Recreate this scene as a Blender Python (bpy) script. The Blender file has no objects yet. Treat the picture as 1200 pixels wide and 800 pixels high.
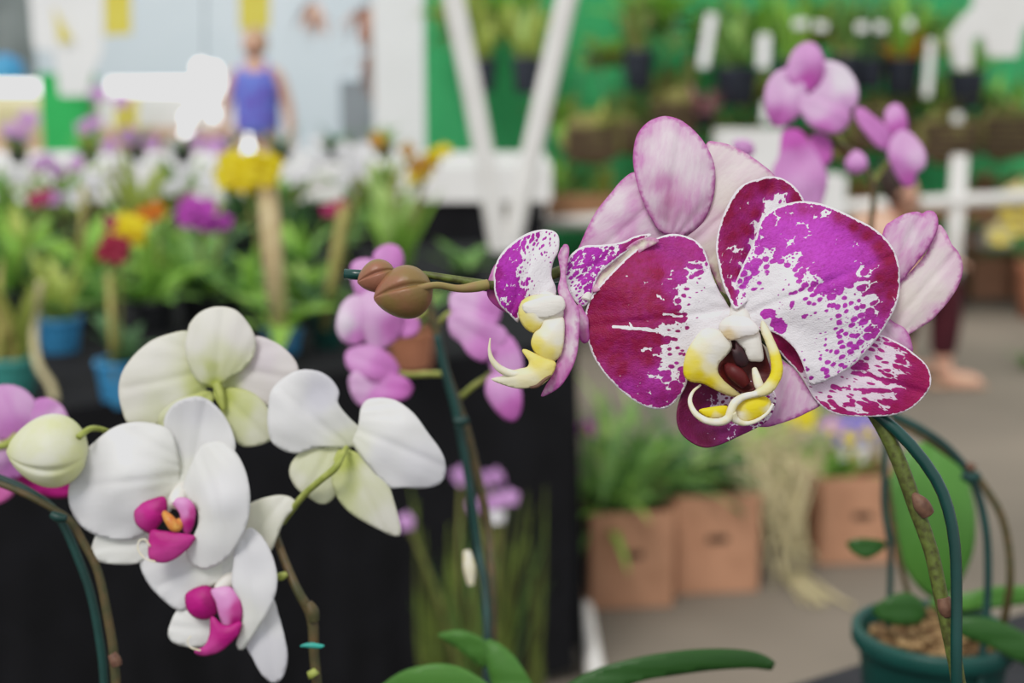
import bpy, bmesh, math, random
import numpy as np
from mathutils import Vector, Matrix, noise
from mathutils.geometry import delaunay_2d_cdt
random.seed(7)
C = bpy.context.scene.collection
R = math.radians
# ------------------------------------------------------------------ camera frame
F = 1600.0; PITCH = R(10.3); CH = 1.25
CAMP = Vector((0, 0, CH)); cp, sp_ = math.cos(PITCH), math.sin(PITCH)
FWD = Vector((0, cp, -sp_)); UPV = Vector((0, sp_, cp)); RGT = Vector((1, 0, 0))
def ray(x, y): return FWD + RGT * ((x - 600) / F) + UPV * ((400 - y) / F)
def D(x, y, d): return CAMP + ray(x, y) * d
def PY(x, y, Y): r = ray(x, y); return CAMP + r * (Y / r.y)
def PZ(x, y, z): r = ray(x, y); return CAMP + r * ((z - CH) / r.z)
cam = bpy.data.cameras.new('camera'); co = bpy.data.objects.new('camera', cam); C.objects.link(co)
co.location = CAMP; co.rotation_euler = (R(90) - PITCH, 0, 0)
cam.sensor_width = 36; cam.lens = F / 1200 * 36; cam.clip_start = .02; cam.clip_end = 200
cam.dof.use_dof = True; cam.dof.focus_distance = .43; cam.dof.aperture_fstop = cam.lens / 6.0
bpy.context.scene.camera = co
# ------------------------------------------------------------------ objects
def tag(o, label=None, cat=None, group=None, kind=None):
    if label: o['label'] = label
    if cat: o['category'] = cat
    if group: o['group'] = group
    if kind: o['kind'] = kind
    return o
def thing(name, loc, label, cat, group=None):
    o = bpy.data.objects.new(name, None); C.objects.link(o); o.location = loc; o.empty_display_size = .02
    bpy.context.view_layer.update() if False else None
    return tag(o, label, cat, group)
def rootof(o):
    while o.parent: o = o.parent
    return o
def link(name, me, mat, parent=None, origin=None):
    if parent is not None: off = rootof(parent)['_o']
    else:
        if origin is None:
            vs = [v.co for v in me.vertices]
            lo = [min(v[i] for v in vs) for i in range(3)]; hi = [max(v[i] for v in vs) for i in range(3)]
            origin = Vector(((lo[0]+hi[0])/2, (lo[1]+hi[1])/2, lo[2]))
        off = origin
    me.transform(Matrix.Translation(-Vector(off)))
    o = bpy.data.objects.new(name, me); C.objects.link(o)
    if mat: me.materials.append(mat)
    if parent is not None: o.parent = parent
    else: o.location = off; o['_o'] = tuple(off)
    return o
_thing = thing
def thing(name, loc, label, cat, group=None):
    o = _thing(name, loc, label, cat, group); o['_o'] = tuple(loc); return o
def bmobj(name, bm, mat, parent=None, smooth=True, origin=None):
    bmesh.ops.recalc_face_normals(bm, faces=bm.faces)
    me = bpy.data.meshes.new(name); bm.to_mesh(me); bm.free()
    if smooth:
        for p in me.polygons: p.use_smooth = True
    return link(name, me, mat, parent, origin)
# ------------------------------------------------------------------ materials
def lin(c):
    if isinstance(c, str):
        c = c.lstrip('#'); c = [int(c[i:i+2], 16) / 255 for i in (0, 2, 4)]
        c = [x / 12.92 if x <= .04045 else ((x + .055) / 1.055) ** 2.4 for x in c]
    return (c[0], c[1], c[2], 1)
class N:
    def __init__(s, name):
        s.m = bpy.data.materials.new(name); s.m.use_nodes = True; s.t = s.m.node_tree; s.t.nodes.clear()
        s.out = s.t.nodes.new('ShaderNodeOutputMaterial')
    def n(s, typ, **kw):
        nd = s.t.nodes.new(typ)
        for k, v in kw.items():
            if k.startswith('i_'):
                key = k[2:]; key = int(key) if key.isdigit() else key
                s.inp(nd.inputs[key], v)
            else: setattr(nd, k, v)
        return nd
    def inp(s, sock, v):
        if hasattr(v, 'links') or isinstance(v, bpy.types.NodeSocket): s.t.links.new(v, sock)
        else: sock.default_value = v
    def math(s, op, a, b=0.0, clamp=False):
        nd = s.t.nodes.new('ShaderNodeMath'); nd.operation = op; nd.use_clamp = clamp
        s.inp(nd.inputs[0], a); s.inp(nd.inputs[1], b); return nd.outputs[0]
    def mix(s, f, a, b, bt='MIX'):
        nd = s.t.nodes.new('ShaderNodeMix'); nd.data_type = 'RGBA'; nd.blend_type = bt
        s.inp(nd.inputs[0], f); s.inp(nd.inputs[6], a); s.inp(nd.inputs[7], b); return nd.outputs[2]
    def attr(s, name, vec=False):
        nd = s.t.nodes.new('ShaderNodeAttribute'); nd.attribute_name = name
        return nd.outputs['Vector'] if vec else nd.outputs['Fac']
    def noise(s, scale, vec=None, detail=3, rough=.5):
        nd = s.t.nodes.new('ShaderNodeTexNoise'); nd.inputs['Scale'].default_value = scale
        nd.inputs['Detail'].default_value = detail; nd.inputs['Roughness'].default_value = rough
        if vec is None: vec = s.obj()
        s.t.links.new(vec, nd.inputs['Vector']); return nd.outputs['Fac']
    def obj(s):
        nd = s.t.nodes.new('ShaderNodeTexCoord'); return nd.outputs['Object']
    def bump(s, h, dist, strength=.5):
        nd = s.t.nodes.new('ShaderNodeBump'); nd.inputs['Strength'].default_value = strength
        nd.inputs['Distance'].default_value = dist; s.t.links.new(h, nd.inputs['Height']); return nd.outputs['Normal']
    def finish(s, col, rough=.5, spec=.3, trans=0, normal=None, emit=0, metal=0, sheen=0):
        b = s.t.nodes.new('ShaderNodeBsdfPrincipled'); s.inp(b.inputs['Base Color'], col)
        s.inp(b.inputs['Roughness'], rough); b.inputs['Specular IOR Level'].default_value = spec
        b.inputs['Metallic'].default_value = metal
        if sheen: b.inputs['Sheen Weight'].default_value = sheen
        if normal: s.t.links.new(normal, b.inputs['Normal'])
        if emit: s.inp(b.inputs['Emission Color'], col); b.inputs['Emission Strength'].default_value = emit
        res = b.outputs[0]
        if trans:
            t = s.t.nodes.new('ShaderNodeBsdfTranslucent'); s.inp(t.inputs['Color'], col)
            mx = s.t.nodes.new('ShaderNodeMixShader'); mx.inputs[0].default_value = trans
            s.t.links.new(res, mx.inputs[1]); s.t.links.new(t.outputs[0], mx.inputs[2]); res = mx.outputs[0]
        s.t.links.new(res, s.out.inputs['Surface']); return s.m
def plain(name, c, c2=None, scale=20, rough=.6, spec=.3, trans=0, bump=0, emit=0, metal=0, detail=4):
    n = N(name)
    c2 = c2 or tuple(x * .8 for x in lin(c)[:3])
    f = n.noise(scale, detail=detail)
    f2 = n.math('MULTIPLY', n.math('SUBTRACT', f, .35), 3.0, True)
    col = n.mix(f2, lin(c2), lin(c))
    return n.finish(col, rough, spec, trans, n.bump(f, bump) if bump else None, emit, metal)
def fill(scalar):  # petal coordinate helpers
    return scalar
def petal_mat(name, A, B, Cc, rim=None, rimw=4, veins=.25, trans=.22, rough=.5, axis=9.0, bumpd=.0006):
    """soft coloured petal: A base, B where 'pig' is high, Cc where 'hue' is high, rim near the edge"""
    n = N(name); uv = n.attr('uvp', True)
    mp = n.n('ShaderNodeMapping'); n.t.links.new(uv, mp.inputs['Vector']); mp.inputs['Scale'].default_value = (1.6, axis, 1)
    st = n.noise(3.0, mp.outputs[0], 3, .6); fine = n.noise(26, uv, 3, .6)
    pig = n.math('ADD', n.attr('pig'), n.math('MULTIPLY', n.math('SUBTRACT', st, .5), veins * 2.2), True)
    col = n.mix(pig, lin(A), lin(B)); col = n.mix(n.attr('hue'), col, lin(Cc))
    if rim:
        e = n.math('ADD', n.attr('edge'), n.math('MULTIPLY', n.math('SUBTRACT', n.noise(14, uv, 3), .5), rimw * 2.2))
        f = n.math('SUBTRACT', 1.0, n.math('DIVIDE', e, rimw), True)
        col = n.mix(n.math('MULTIPLY', f, .8), col, lin(rim))
    h = n.math('ADD', n.math('MULTIPLY', st, 1.0), n.math('MULTIPLY', fine, .25))
    return n.finish(col, rough, .25, trans, n.bump(h, bumpd, .35))
def spot_mat(name, scale=12.5, white='#f3ecf2', crimson='#8a063e', violet='#bd3cbd', margin=2.6, mcol='#f4e6f0', stretch=.75, warp=.05):
    n = N(name); uv = n.attr('uvp', True)
    mp = n.n('ShaderNodeMapping'); n.t.links.new(uv, mp.inputs['Vector']); mp.inputs['Scale'].default_value = (stretch, 1, 1)
    nz = n.n('ShaderNodeTexNoise'); nz.inputs['Scale'].default_value = 9; nz.inputs['Detail'].default_value = 2
    n.t.links.new(mp.outputs[0], nz.inputs['Vector'])
    w = n.n('ShaderNodeVectorMath', operation='MULTIPLY_ADD'); n.t.links.new(nz.outputs['Color'], w.inputs[0])
    w.inputs[1].default_value = (warp, warp, 0); n.t.links.new(mp.outputs[0], w.inputs[2])
    v = n.n('ShaderNodeTexVoronoi', voronoi_dimensions='2D'); v.inputs['Scale'].default_value = scale
    n.t.links.new(w.outputs[0], v.inputs['Vector'])
    v2 = n.n('ShaderNodeTexVoronoi', voronoi_dimensions='2D'); v2.inputs['Scale'].default_value = scale * 2.1
    n.t.links.new(w.outputs[0], v2.inputs['Vector'])
    vd = n.math('MINIMUM', v.outputs['Distance'], n.math('ADD', v2.outputs['Distance'], .24))
    big = n.noise(5.5, uv, 3); fine = n.noise(60, uv, 2)
    e = n.math('ADD', n.attr('edge'), n.math('MULTIPLY', n.math('SUBTRACT', n.noise(24, uv, 3), .5), margin * 1.6))
    em = n.math('MULTIPLY', n.math('SUBTRACT', e, margin * .55), 1.0 / (margin * .35), True) if margin > .5 else 1.0
    pig = n.math('MULTIPLY', n.attr('pig'), em)
    nn = n.math('MULTIPLY', n.math('SUBTRACT', big, .5), .30)
    val = n.math('SUBTRACT', n.math('ADD', pig, nn), n.math('ADD', vd, .12))
    mask = n.math('MULTIPLY', val, 11.0, True)
    hu = n.math('ADD', n.attr('hue'), n.math('MULTIPLY', n.math('SUBTRACT', n.noise(9, uv, 4), .5), .45), True)
    pc = n.mix(hu, lin(crimson), lin(violet))
    pc = n.mix(n.math('MULTIPLY', n.math('SUBTRACT', .58, n.noise(34, mp.outputs[0], 3)), 1.1, True), pc, lin('#6a0634'))
    wc = n.mix(n.math('SUBTRACT', 1.0, n.math('MULTIPLY', n.attr('edge'), .22), True), lin(white), lin(mcol))
    col = n.mix(mask, wc, pc)
    h = n.math('ADD', n.math('MULTIPLY', fine, .5), n.math('MULTIPLY', n.noise(11, mp.outputs[0], 3), 1.0))
    return n.finish(col, .5, .2, .12, n.bump(h, .0011, .5))
# ------------------------------------------------------------------ traced sheet geometry
def crom(pts, step, closed=True):
    P = [np.array(p, float) for p in pts]; n = len(P); out = []
    rng = range(n) if closed else range(n - 1)
    for i in rng:
        if closed: a, b, c, d = P[(i-1) % n], P[i], P[(i+1) % n], P[(i+2) % n]
        else: a, b, c, d = P[max(i-1, 0)], P[i], P[i+1], P[min(i+2, n-1)]
        L = np.linalg.norm(c - b); k = max(1, int(round(L / step)))
        for j in range(k):
            t = j / k
            out.append(.5 * ((2*b) + (-a+c)*t + (2*a-5*b+4*c-d)*t*t + (-a+3*b-3*c+d)*t**3))
    if not closed: out.append(P[-1])
    return out
def idw(XY, ctrl, power=3.0):
    c = np.array(ctrl, float); dd = np.linalg.norm(XY[:, None, :] - c[None, :, :2], axis=2) + 1e-3
    w = 1 / dd ** power; w /= w.sum(1, keepdims=True); return w @ c[:, 2:]
def petal(name, pts, d0, mat, parent, cup=0, tilt=(0, 0), ctrl=None, sp=4.0, paint=None, thick=.0005, wav=0.0,
          axis=None, strokes=None, label=None, groove=2.0):
    """thin curved sheet whose outline follows pts; depth (px units, + = away) from tilt, cup and ctrl"""
    ol = np.array(crom(pts, sp)); ol[:, 1] *= -1
    if sum(ol[i, 0]*ol[(i+1) % len(ol), 1]-ol[(i+1) % len(ol), 0]*ol[i, 1] for i in range(len(ol))) < 0: ol = ol[::-1]
    lo, hi = ol.min(0), ol.max(0)
    gx = np.arange(lo[0], hi[0], sp); gy = np.arange(lo[1], hi[1], sp * .87)
    g = np.array([(x + (sp / 2 if j % 2 else 0), y) for j, y in enumerate(gy) for x in gx])
    a, b = ol, np.roll(ol, -1, axis=0)
    def inside(p):
        c = ((a[None, :, 1] > p[:, None, 1]) != (b[None, :, 1] > p[:, None, 1]))
        xi = (b[:, 0]-a[:, 0])[None] * (p[:, None, 1]-a[None, :, 1]) / ((b[:, 1]-a[:, 1])[None] + 1e-12) + a[None, :, 0]
        return (np.logical_and(c, p[:, None, 0] < xi).sum(1) % 2) == 1
    def edist(p):
        ab = b - a; ap = p[:, None, :] - a[None]; t = np.clip((ap*ab[None]).sum(2) / ((ab*ab).sum(1)[None] + 1e-9), 0, 1)
        return np.linalg.norm(ap - t[..., None]*ab[None], axis=2).min(1)
    g = g[inside(g)]
    if len(g): g = g[edist(g) > sp * .55]
    vs = [Vector(p) for p in ol] + [Vector(p) for p in g]
    n = len(ol)
    r = delaunay_2d_cdt(vs, [(i, (i+1) % n) for i in range(n)], [], 1, 1e-4)
    V = np.array([(v.x, v.y) for v in r[0]]); faces = [list(f) for f in r[2]]
    if not faces: raise RuntimeError('petal ' + name)
    XY = V.copy(); XY[:, 1] *= -1
    s = edist(V); sm = max(s.max(), 1e-3); c0 = XY.mean(0)
    rr_ = np.linalg.norm(XY - c0, axis=1); rm_ = rr_.max(); rr_ /= rm_
    soft = name in ('petal', 'sepal', 'leaf'); eb = .10 if soft else .4
    cap_ = (.17 * rm_ + .08 * sm) if soft else .45 * sm + .1 * rm_
    cup = max(-cap_, min(cap_, cup))
    dz = (XY - c0) @ np.array(tilt, float) + cup * ((1-eb) * (1 - rr_ ** 2) + eb * (1 - (1 - np.clip(s / sm, 0, 1)) ** 2)) - cup * .5
    if not axis and soft:
        ev, evec = np.linalg.eigh(np.cov((XY - c0).T)); axis = tuple(evec[:, 1])
    if axis and soft:
        av = np.array(axis, float); av /= np.linalg.norm(av); pr = (XY - c0) @ np.array((-av[1], av[0]))
        dz = dz + groove * np.exp(-(pr / 4.5) ** 2) + 1.1 * np.sin(np.arctan2(pr, (XY - c0) @ av + rm_ * 1.3) * 26) * rr_ ** 2
    if ctrl: dz = dz + idw(XY, ctrl, 2.2)[:, 0]
    if wav:
        dz = dz + np.array([wav * noise.noise(Vector((x / 38, y / 38, len(pts)))) for x, y in XY]) * 2
    k = d0 / F
    verts = [D(x, y, d0 + k * z) for (x, y), z in zip(XY, dz)]
    me = bpy.data.meshes.new(name); me.from_pydata(verts, [], faces)
    for p in me.polygons: p.use_smooth = True
    def put(nm, arr): at = me.attributes.new(nm, 'FLOAT', 'POINT'); at.data.foreach_set('value', np.asarray(arr, dtype=np.float32))
    pg = idw(XY, paint) if paint else np.zeros((len(XY), 2))
    pg = pg.copy()
    if strokes:
        for (x0, y0, x1, y1, w, val) in strokes:
            A = np.array((x0, y0), float); B = np.array((x1, y1), float)
            t = np.clip(((XY-A) @ (B-A)) / ((B-A) @ (B-A) + 1e-9), 0, 1); dd = np.linalg.norm(XY-(A+t[:, None]*(B-A)), axis=1)
            f = np.clip(1.4 - dd / w, 0, 1); pg[:, 0] = pg[:, 0]*(1-f) + val*f
    put('pig', pg[:, 0]); put('hue', pg[:, 1]); put('edge', s)
    ax = np.array(axis if axis else (1, 0), float); ax /= np.linalg.norm(ax); ay = np.array((-ax[1], ax[0]))
    uv = np.stack([(XY-c0) @ ax / 100 + len(pts) * .37, (XY-c0) @ ay / 100, np.zeros(len(XY))], 1)
    at = me.attributes.new('uvp', 'FLOAT_VECTOR', 'POINT'); at.data.foreach_set('vector', uv.astype(np.float32).ravel())
    o = link(name, me, mat, parent)
    md = o.modifiers.new('thick', 'SOLIDIFY'); md.thickness = thick; md.offset = 0
    if label: o['label'] = label
    return o
def tube(name, pts, rad, mat, parent=None, seg=10, step=None, bmx=None, closed=False, origin=None):
    """swept tube through world points; rad number or list"""
    bm = bmx or bmesh.new()
    rr = rad if isinstance(rad, (list, tuple)) else [rad] * len(pts)
    P = [np.array((*p, r), float) for p, r in zip(pts, rr)]
    L = sum(np.linalg.norm(P[i+1][:3]-P[i][:3]) for i in range(len(P)-1)); st = step or max(L / 60, .0005)
    Q = crom(P, st, False) if len(P) > 2 else P
    prev = None; rings = []
    for i, q in enumerate(Q):
        t = Vector(Q[min(i+1, len(Q)-1)][:3] - Q[max(i-1, 0)][:3]).normalized()
        u = (prev - t * prev.dot(t)) if prev is not None else t.orthogonal()
        u.normalize(); prev = u; w = t.cross(u)
        rings.append([bm.verts.new(Vector(q[:3]) + (u*math.cos(2*math.pi*k/seg) + w*math.sin(2*math.pi*k/seg)) * max(q[3], 1e-5)) for k in range(seg)])
    for a, b in zip(rings, rings[1:]):
        for k in range(seg): bm.faces.new((a[k], a[(k+1) % seg], b[(k+1) % seg], b[k]))
    bm.faces.new(rings[0]); bm.faces.new(rings[-1])
    if bmx: return None
    return bmobj(name, bm, mat, parent, origin=origin)
def stem(name, pp, d, rpx, mat, parent, seg=12):
    """tube through picture points; d depth or list"""
    dd = d if isinstance(d, (list, tuple)) else [d] * len(pp)
    rr = rpx if isinstance(rpx, (list, tuple)) else [rpx] * len(pp)
    return tube(name, [D(x, y, z) for (x, y), z in zip(pp, dd)], [r * z / F for r, z in zip(rr, dd)], mat, parent, seg)
def lathe(bm, c, prof, seg=32, axis=None, squash=None, ripple=None):
    """prof: list of (r, h). axis: unit vector"""
    ax = Vector(axis or (0, 0, 1)).normalized(); u = ax.orthogonal().normalized(); w = ax.cross(u); rings = []
    for r, h in prof:
        ring = []
        for k in range(seg):
            a = 2*math.pi*k/seg; rr = r * (1 + (ripple(a, h) if ripple else 0))
            ring.append(bm.verts.new(Vector(c) + ax*h + u*rr*math.cos(a) + w*rr*math.sin(a)*(squash or 1)))
        rings.append(ring)
    for a, b in zip(rings, rings[1:]):
        for k in range(seg): bm.faces.new((a[k], a[(k+1) % seg], b[(k+1) % seg], b[k]))
    bm.faces.new(rings[0]); bm.faces.new(rings[-1])
def bud(name, tip, base, width, mat, parent, squash=1.0, seams=3, deep=.12, ph=0.0):
    tip, base = Vector(tip), Vector(base); ax = tip - base; L = ax.length; bm = bmesh.new()
    prof = []
    for i in range(21):
        t = i / 20; r = math.sin(math.pi * min(t ** .82, 1)) ** .62 * width / 2 if 0 < i < 20 else width * .03
        prof.append((r, t * L))
    axn = ax.normalized(); u = axn.orthogonal().normalized(); w_ = axn.cross(u); vw = CAMP - base
    a0 = math.atan2(vw.dot(w_), vw.dot(u)) + ph
    rp = lambda a, h: -deep * max(0, math.cos(seams * (a - a0) / 2)) ** 60 * math.sin(math.pi * min(1, max(0, h / L))) ** .3 + .06 * math.sin(2 * (a - a0)) * (1 if seams > 2 else 1)
    lathe(bm, base, prof, 96, ax, squash, rp)
    return bmobj(name, bm, mat, parent)
def box(bm, c, s, rz=0, rx=0, ry=0):
    M = Matrix.Translation(Vector(c)) @ Matrix.Rotation(rz, 4, 'Z') @ Matrix.Rotation(ry, 4, 'Y') @ Matrix.Rotation(rx, 4, 'X') @ Matrix.Diagonal((*s, 1))
    return bmesh.ops.create_cube(bm, size=1, matrix=M)['verts']
def boxobj(name, c, s, mat, parent=None, rz=0, rx=0, ry=0, bev=.0):
    bm = bmesh.new(); box(bm, c, s, rz, rx, ry)
    if bev: bmesh.ops.bevel(bm, geom=bm.edges[:], offset=bev, segments=2, affect='EDGES')
    return bmobj(name, bm, mat, parent, smooth=False)
def quadobj(name, pts, mat, parent=None, nx=1, ny=1, f=None, thick=0):
    """bilinear grid through 4 corners, f(u,v)->offset vector"""
    a, b, c, d = [Vector(p) for p in pts]; vs = []; fs = []
    for j in range(ny+1):
        for i in range(nx+1):
            u, v = i/nx, j/ny; p = (a*(1-u)+b*u)*(1-v) + (d*(1-u)+c*u)*v
            if f: p = p + Vector(f(u, v))
            vs.append(p)
    for j in range(ny):
        for i in range(nx): q = j*(nx+1)+i; fs.append((q, q+1, q+nx+2, q+nx+1))
    me = bpy.data.meshes.new(name); me.from_pydata(vs, [], fs)
    for p in me.polygons: p.use_smooth = nx > 1
    o = link(name, me, mat, parent)
    if thick: m = o.modifiers.new('t', 'SOLIDIFY'); m.thickness = thick; m.offset = 0
    return o
# ------------------------------------------------------------------ plants
def leaf(bm, base, az, length, width, rise=1.0, droop=.8, fold=.25, seg=8, tipw=.6, roll=0):
    """strap leaf rising from base towards azimuth az and arching over"""
    h = Vector((math.cos(az), math.sin(az), 0)); side = Vector((-h.y, h.x, 0)); rows = []
    p = Vector(base); ang = rise
    for i in range(seg+1):
        t = i/seg; w = width/2 * (math.sin(math.pi * min(1, (t*.93+.07) ** tipw)) ** .7 if i < seg else .02)
        up = Vector((0, 0, 1)); nrm = (up*math.cos(ang) - h*math.sin(ang))
        s2 = (side*math.cos(roll) + nrm*math.sin(roll))
        rows.append((bm.verts.new(p - s2*w + nrm*w*fold), bm.verts.new(p.copy()), bm.verts.new(p + s2*w + nrm*w*fold)))
        p = p + (h*math.cos(ang) + up*math.sin(ang)) * (length/seg); ang -= droop/seg
    for a, b in zip(rows, rows[1:]):
        bm.faces.new((a[0], a[1], b[1], b[0])); bm.faces.new((a[1], a[2], b[2], b[1]))
def foliage(parent, base, n, length, width, mat, spread=.02, rise=(.7, 1.5), droop=(.3, 1.4), name='foliage', rnd=None, az=None, top=None):
    r = rnd or random; bm = bmesh.new()
    for i in range(n):
        a = (az if az is not None else 0) + (2*math.pi*i/n + r.uniform(-.4, .4)) if az is None else az + r.uniform(-.8, .8)
        q = Vector(base) + Vector((r.uniform(-spread, spread), r.uniform(-spread, spread), 0))
        leaf(bm, q, a, length*r.uniform(.65, 1.1), width*r.uniform(.8, 1.15), r.uniform(*rise), r.uniform(*droop), roll=r.uniform(-.3, .3))
    me = bpy.data.meshes.new(name); bm.to_mesh(me); bm.free()
    for p in me.polygons: p.use_smooth = True
    return link(name, me, mat, parent)
def pot(parent, c, r, h, mat, soil, name='pot', rim=.08, seg=40):
    """tapered flower pot with a rolled rim standing at c"""
    bm = bmesh.new(); w = r*.06
    lathe(bm, c, [(r*.70, 0), (r*.74, .002), (r*.92, h*.84), (r*.93, h*.86), (r*1.0, h*.87), (r*1.02, h*.89), (r*1.02, h*.98), (r*.99, h), (r*.92, h), (r*.90, h*.97), (r*.88, h*.86), (r*.86, h*.84), (.001, h*.80)], seg)
    p = bmobj(name, bm, mat, parent)
    bm = bmesh.new(); rr = random.Random(int(c[0]*1000))
    lathe(bm, (c[0], c[1], c[2]), [(.86*r, h*.80), (.87*r, h*.88), (.6*r, h*.92), (.3*r, h*.90), (.01*r, h*.93)], 24, ripple=lambda a, hh: .06*math.sin(a*7+hh*300))
    bmobj('potting_bark', bm, soil, parent)
    return p
def orchid_bloom(parent, c, n, size, mat, lipmat, up=(0, 0, 1), name='flower', rnd=None, ruff=.1):
    """small five petalled orchid facing n, one mesh, lip as its child"""
    r = rnd or random; n = Vector(n).normalized(); upv = Vector(up); u = upv.cross(n).normalized(); v = n.cross(u)
    bm = bmesh.new(); S = size/2
    def pet(bm, ang, L, W, bend, m=6, off=0):
        dx = u*math.cos(ang) + v*math.sin(ang); sd = n.cross(dx); rows = []
        for i in range(m+1):
            t = i/m; w = W*math.sin(math.pi*(t*.9+.06))**.7
            z = bend*L*(t*t) + ruff*L*math.sin(t*5+ang*3)*.4
            mid = Vector(c) + dx*(L*t) + n*(z+off)
            rows.append([bm.verts.new(mid + sd*(w*k/2) - n*(abs(k)*w*.12 - ruff*L*.5*math.sin(t*9+k*2)*(abs(k)/2))) for k in (-2, -1, 0, 1, 2)])
        for a, b in zip(rows, rows[1:]):
            for k in range(4): bm.faces.new((a[k], a[k+1], b[k+1], b[k]))
    for a in (math.pi/2, math.pi*1.22, math.pi*1.78): pet(bm, a, S, S*.32, -.1)
    for a in (R(20), R(160)): pet(bm, a, S*1.0, S*.52, .06, off=.002)
    me = bpy.data.meshes.new(name); bm.to_mesh(me); bm.free()
    for p in me.polygons: p.use_smooth = True
    o = link(name, me, mat, parent)
    bm = bmesh.new()
    pet(bm, math.pi*1.5, S*.75, S*.36, .5, off=.004)
    lathe(bm, Vector(c)+n*.002, [(S*.10, 0), (S*.15, S*.12), (S*.13, S*.25), (S*.05, S*.34), (S*.01, S*.36)], 10, n)
    me = bpy.data.meshes.new('lip'); bm.to_mesh(me); bm.free()
    for p in me.polygons: p.use_smooth = True
    link('lip', me, lipmat, o)
    return o
# ================================================================== materials for the near plants
M = {}
M['spot'] = spot_mat('speckled crimson petal')
M['spot_fine'] = spot_mat('finely speckled violet petal', scale=24, violet='#b02ab0', crimson='#8a0a60', stretch=.6)
M['spot_dark'] = spot_mat('dark speckled sepal', scale=20, white='#cdb9d6', crimson='#5e0836', violet='#8a1c78', margin=.3, stretch=.8)
M['spot_streak'] = spot_mat('streaked sepal', scale=15, white='#ead3e4', crimson='#960c4e', violet='#b9309c', margin=2.0, stretch=.45, warp=.09)
M['back_pink'] = petal_mat('pale pink petal back', '#e6d0dc', '#c86ab4', '#a84a80', rim='#b23a9a', rimw=6, veins=.42, axis=5)
M['back_cream'] = petal_mat('cream petal back', '#ead9d9', '#d9a0c6', '#ece2c8', rim='#b84a9e', rimw=6, veins=.34, axis=5)
M['white'] = petal_mat('white petal', '#efeeed', '#c9cf80', '#c3c1cf', veins=.05, trans=.25, axis=6, bumpd=.0003)  # third colour paints greyish violet shading into the petals
M['cream'] = petal_mat('cream petal', '#ebe9dc', '#b9c262', '#dccfd8', veins=.08, trans=.3, axis=6, bumpd=.0003)
M['mag'] = petal_mat('magenta lip', '#b8127e', '#8e0a5c', '#e7a6dc', veins=.5, trans=.15, axis=4)
M['lipyellow'] = petal_mat('yellow and white lip', '#f1ece0', '#ecd21e', '#e9dfa8', veins=.10, trans=.15, axis=4)
M['column'] = petal_mat('orchid column', '#f2ece2', '#e2c79c', '#f7f0f4', veins=.12, trans=.2)
M['maroon'] = petal_mat('maroon callus', '#4e0c0e', '#6e2012', '#2c050b', veins=.6, trans=0, rough=.5)
M['black_maroon'] = plain('dark throat', '#30050f', '#1c0208', 300, rough=.5)
M['callus_orange'] = plain('orange callus', '#d89a4a', '#c46a2c', 300, rough=.4)
M['tendril'] = plain('cream tendril', '#efe9dc', '#e8dcae', 400, rough=.4, trans=.1)
M['pink'] = petal_mat('mauve pink petal', '#e6a6e2', '#cc5cbc', '#f6eaf6', veins=.16, trans=.4, axis=5, bumpd=.0003)
M['pink2'] = petal_mat('soft pink petal', '#dea4da', '#bc5cb8', '#f2eaf6', veins=.16, trans=.4, axis=5, bumpd=.0003)
M['bud_brown'] = N('brown bud')
n = M['bud_brown']; o_ = n.obj(); f = n.noise(90, o_, 4); gsep = n.n('ShaderNodeSeparateXYZ'); n.t.links.new(o_, gsep.inputs[0])
M['bud_brown'] = n.finish(n.mix(n.math('MULTIPLY', n.math('SUBTRACT', f, .40), 4.0, True), lin('#7a6236'), lin('#8c5a45')), .4, .35, .05, n.bump(n.noise(500, o_, 3), .0004, .4))
M['bud_cream'] = plain('cream bud', '#ecebd8', '#dde0a6', 60, rough=.5, trans=.25)
M['stem_green'] = plain('olive stem', '#5d6a2c', '#41421c', 420, rough=.5, bump=.0003)
M['stem_brown'] = plain('brown stem', '#574428', '#3c3c20', 200, rough=.5)
M['stem_reddish'] = plain('reddish pedicel', '#8a6448', '#7f7c40', 120, rough=.45)
M['stem_lime'] = plain('lime pedicel', '#a4ac58', '#88923e', 200, rough=.45, trans=.1)
M['stake'] = plain('dark green coated wire', '#053b35', '#04312c', 60, rough=.25, spec=.4)
M['stake_dull'] = plain('teal green wire', '#0f3a35', '#0c2e2a', 60, rough=.45)
M['node'] = plain('dry node sheath', '#70503e', '#54382c', 300, rough=.6)
M['leaf_dark'] = plain('dark leaf', '#2f5a26', '#24481c', 40, rough=.35, spec=.45, trans=.15)
M['leaf_mid'] = plain('leaf green', '#4f8a2c', '#3d7424', 30, rough=.38, spec=.4, trans=.2)
M['clip'] = plain('turquoise clip', '#2f9a8c', '#25857a', 60, rough=.4)
M['pot_teal'] = plain('teal plastic pot', '#0f463e', '#0c3a34', 20, rough=.38)
M['pot_dark'] = plain('black nursery pot', '#1b1d20', '#141518', 20, rough=.5)
M['bark'] = plain('potting bark', '#8a6a42', '#4a3220', 130, rough=.9, bump=.004)
TZ = .84     # top of the near table
def root_at(x, y, z=TZ): return Vector((x, y, z))
# ================================================================== HERO: speckled moth orchid
d0 = .43; K = d0 / F
hb = D(1150, 1130, .45); hb.z = TZ
hero = thing('moth_orchid', hb, 'sharp crimson and white speckled moth orchid on a long arching stem with green wire stake', 'orchid')
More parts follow.
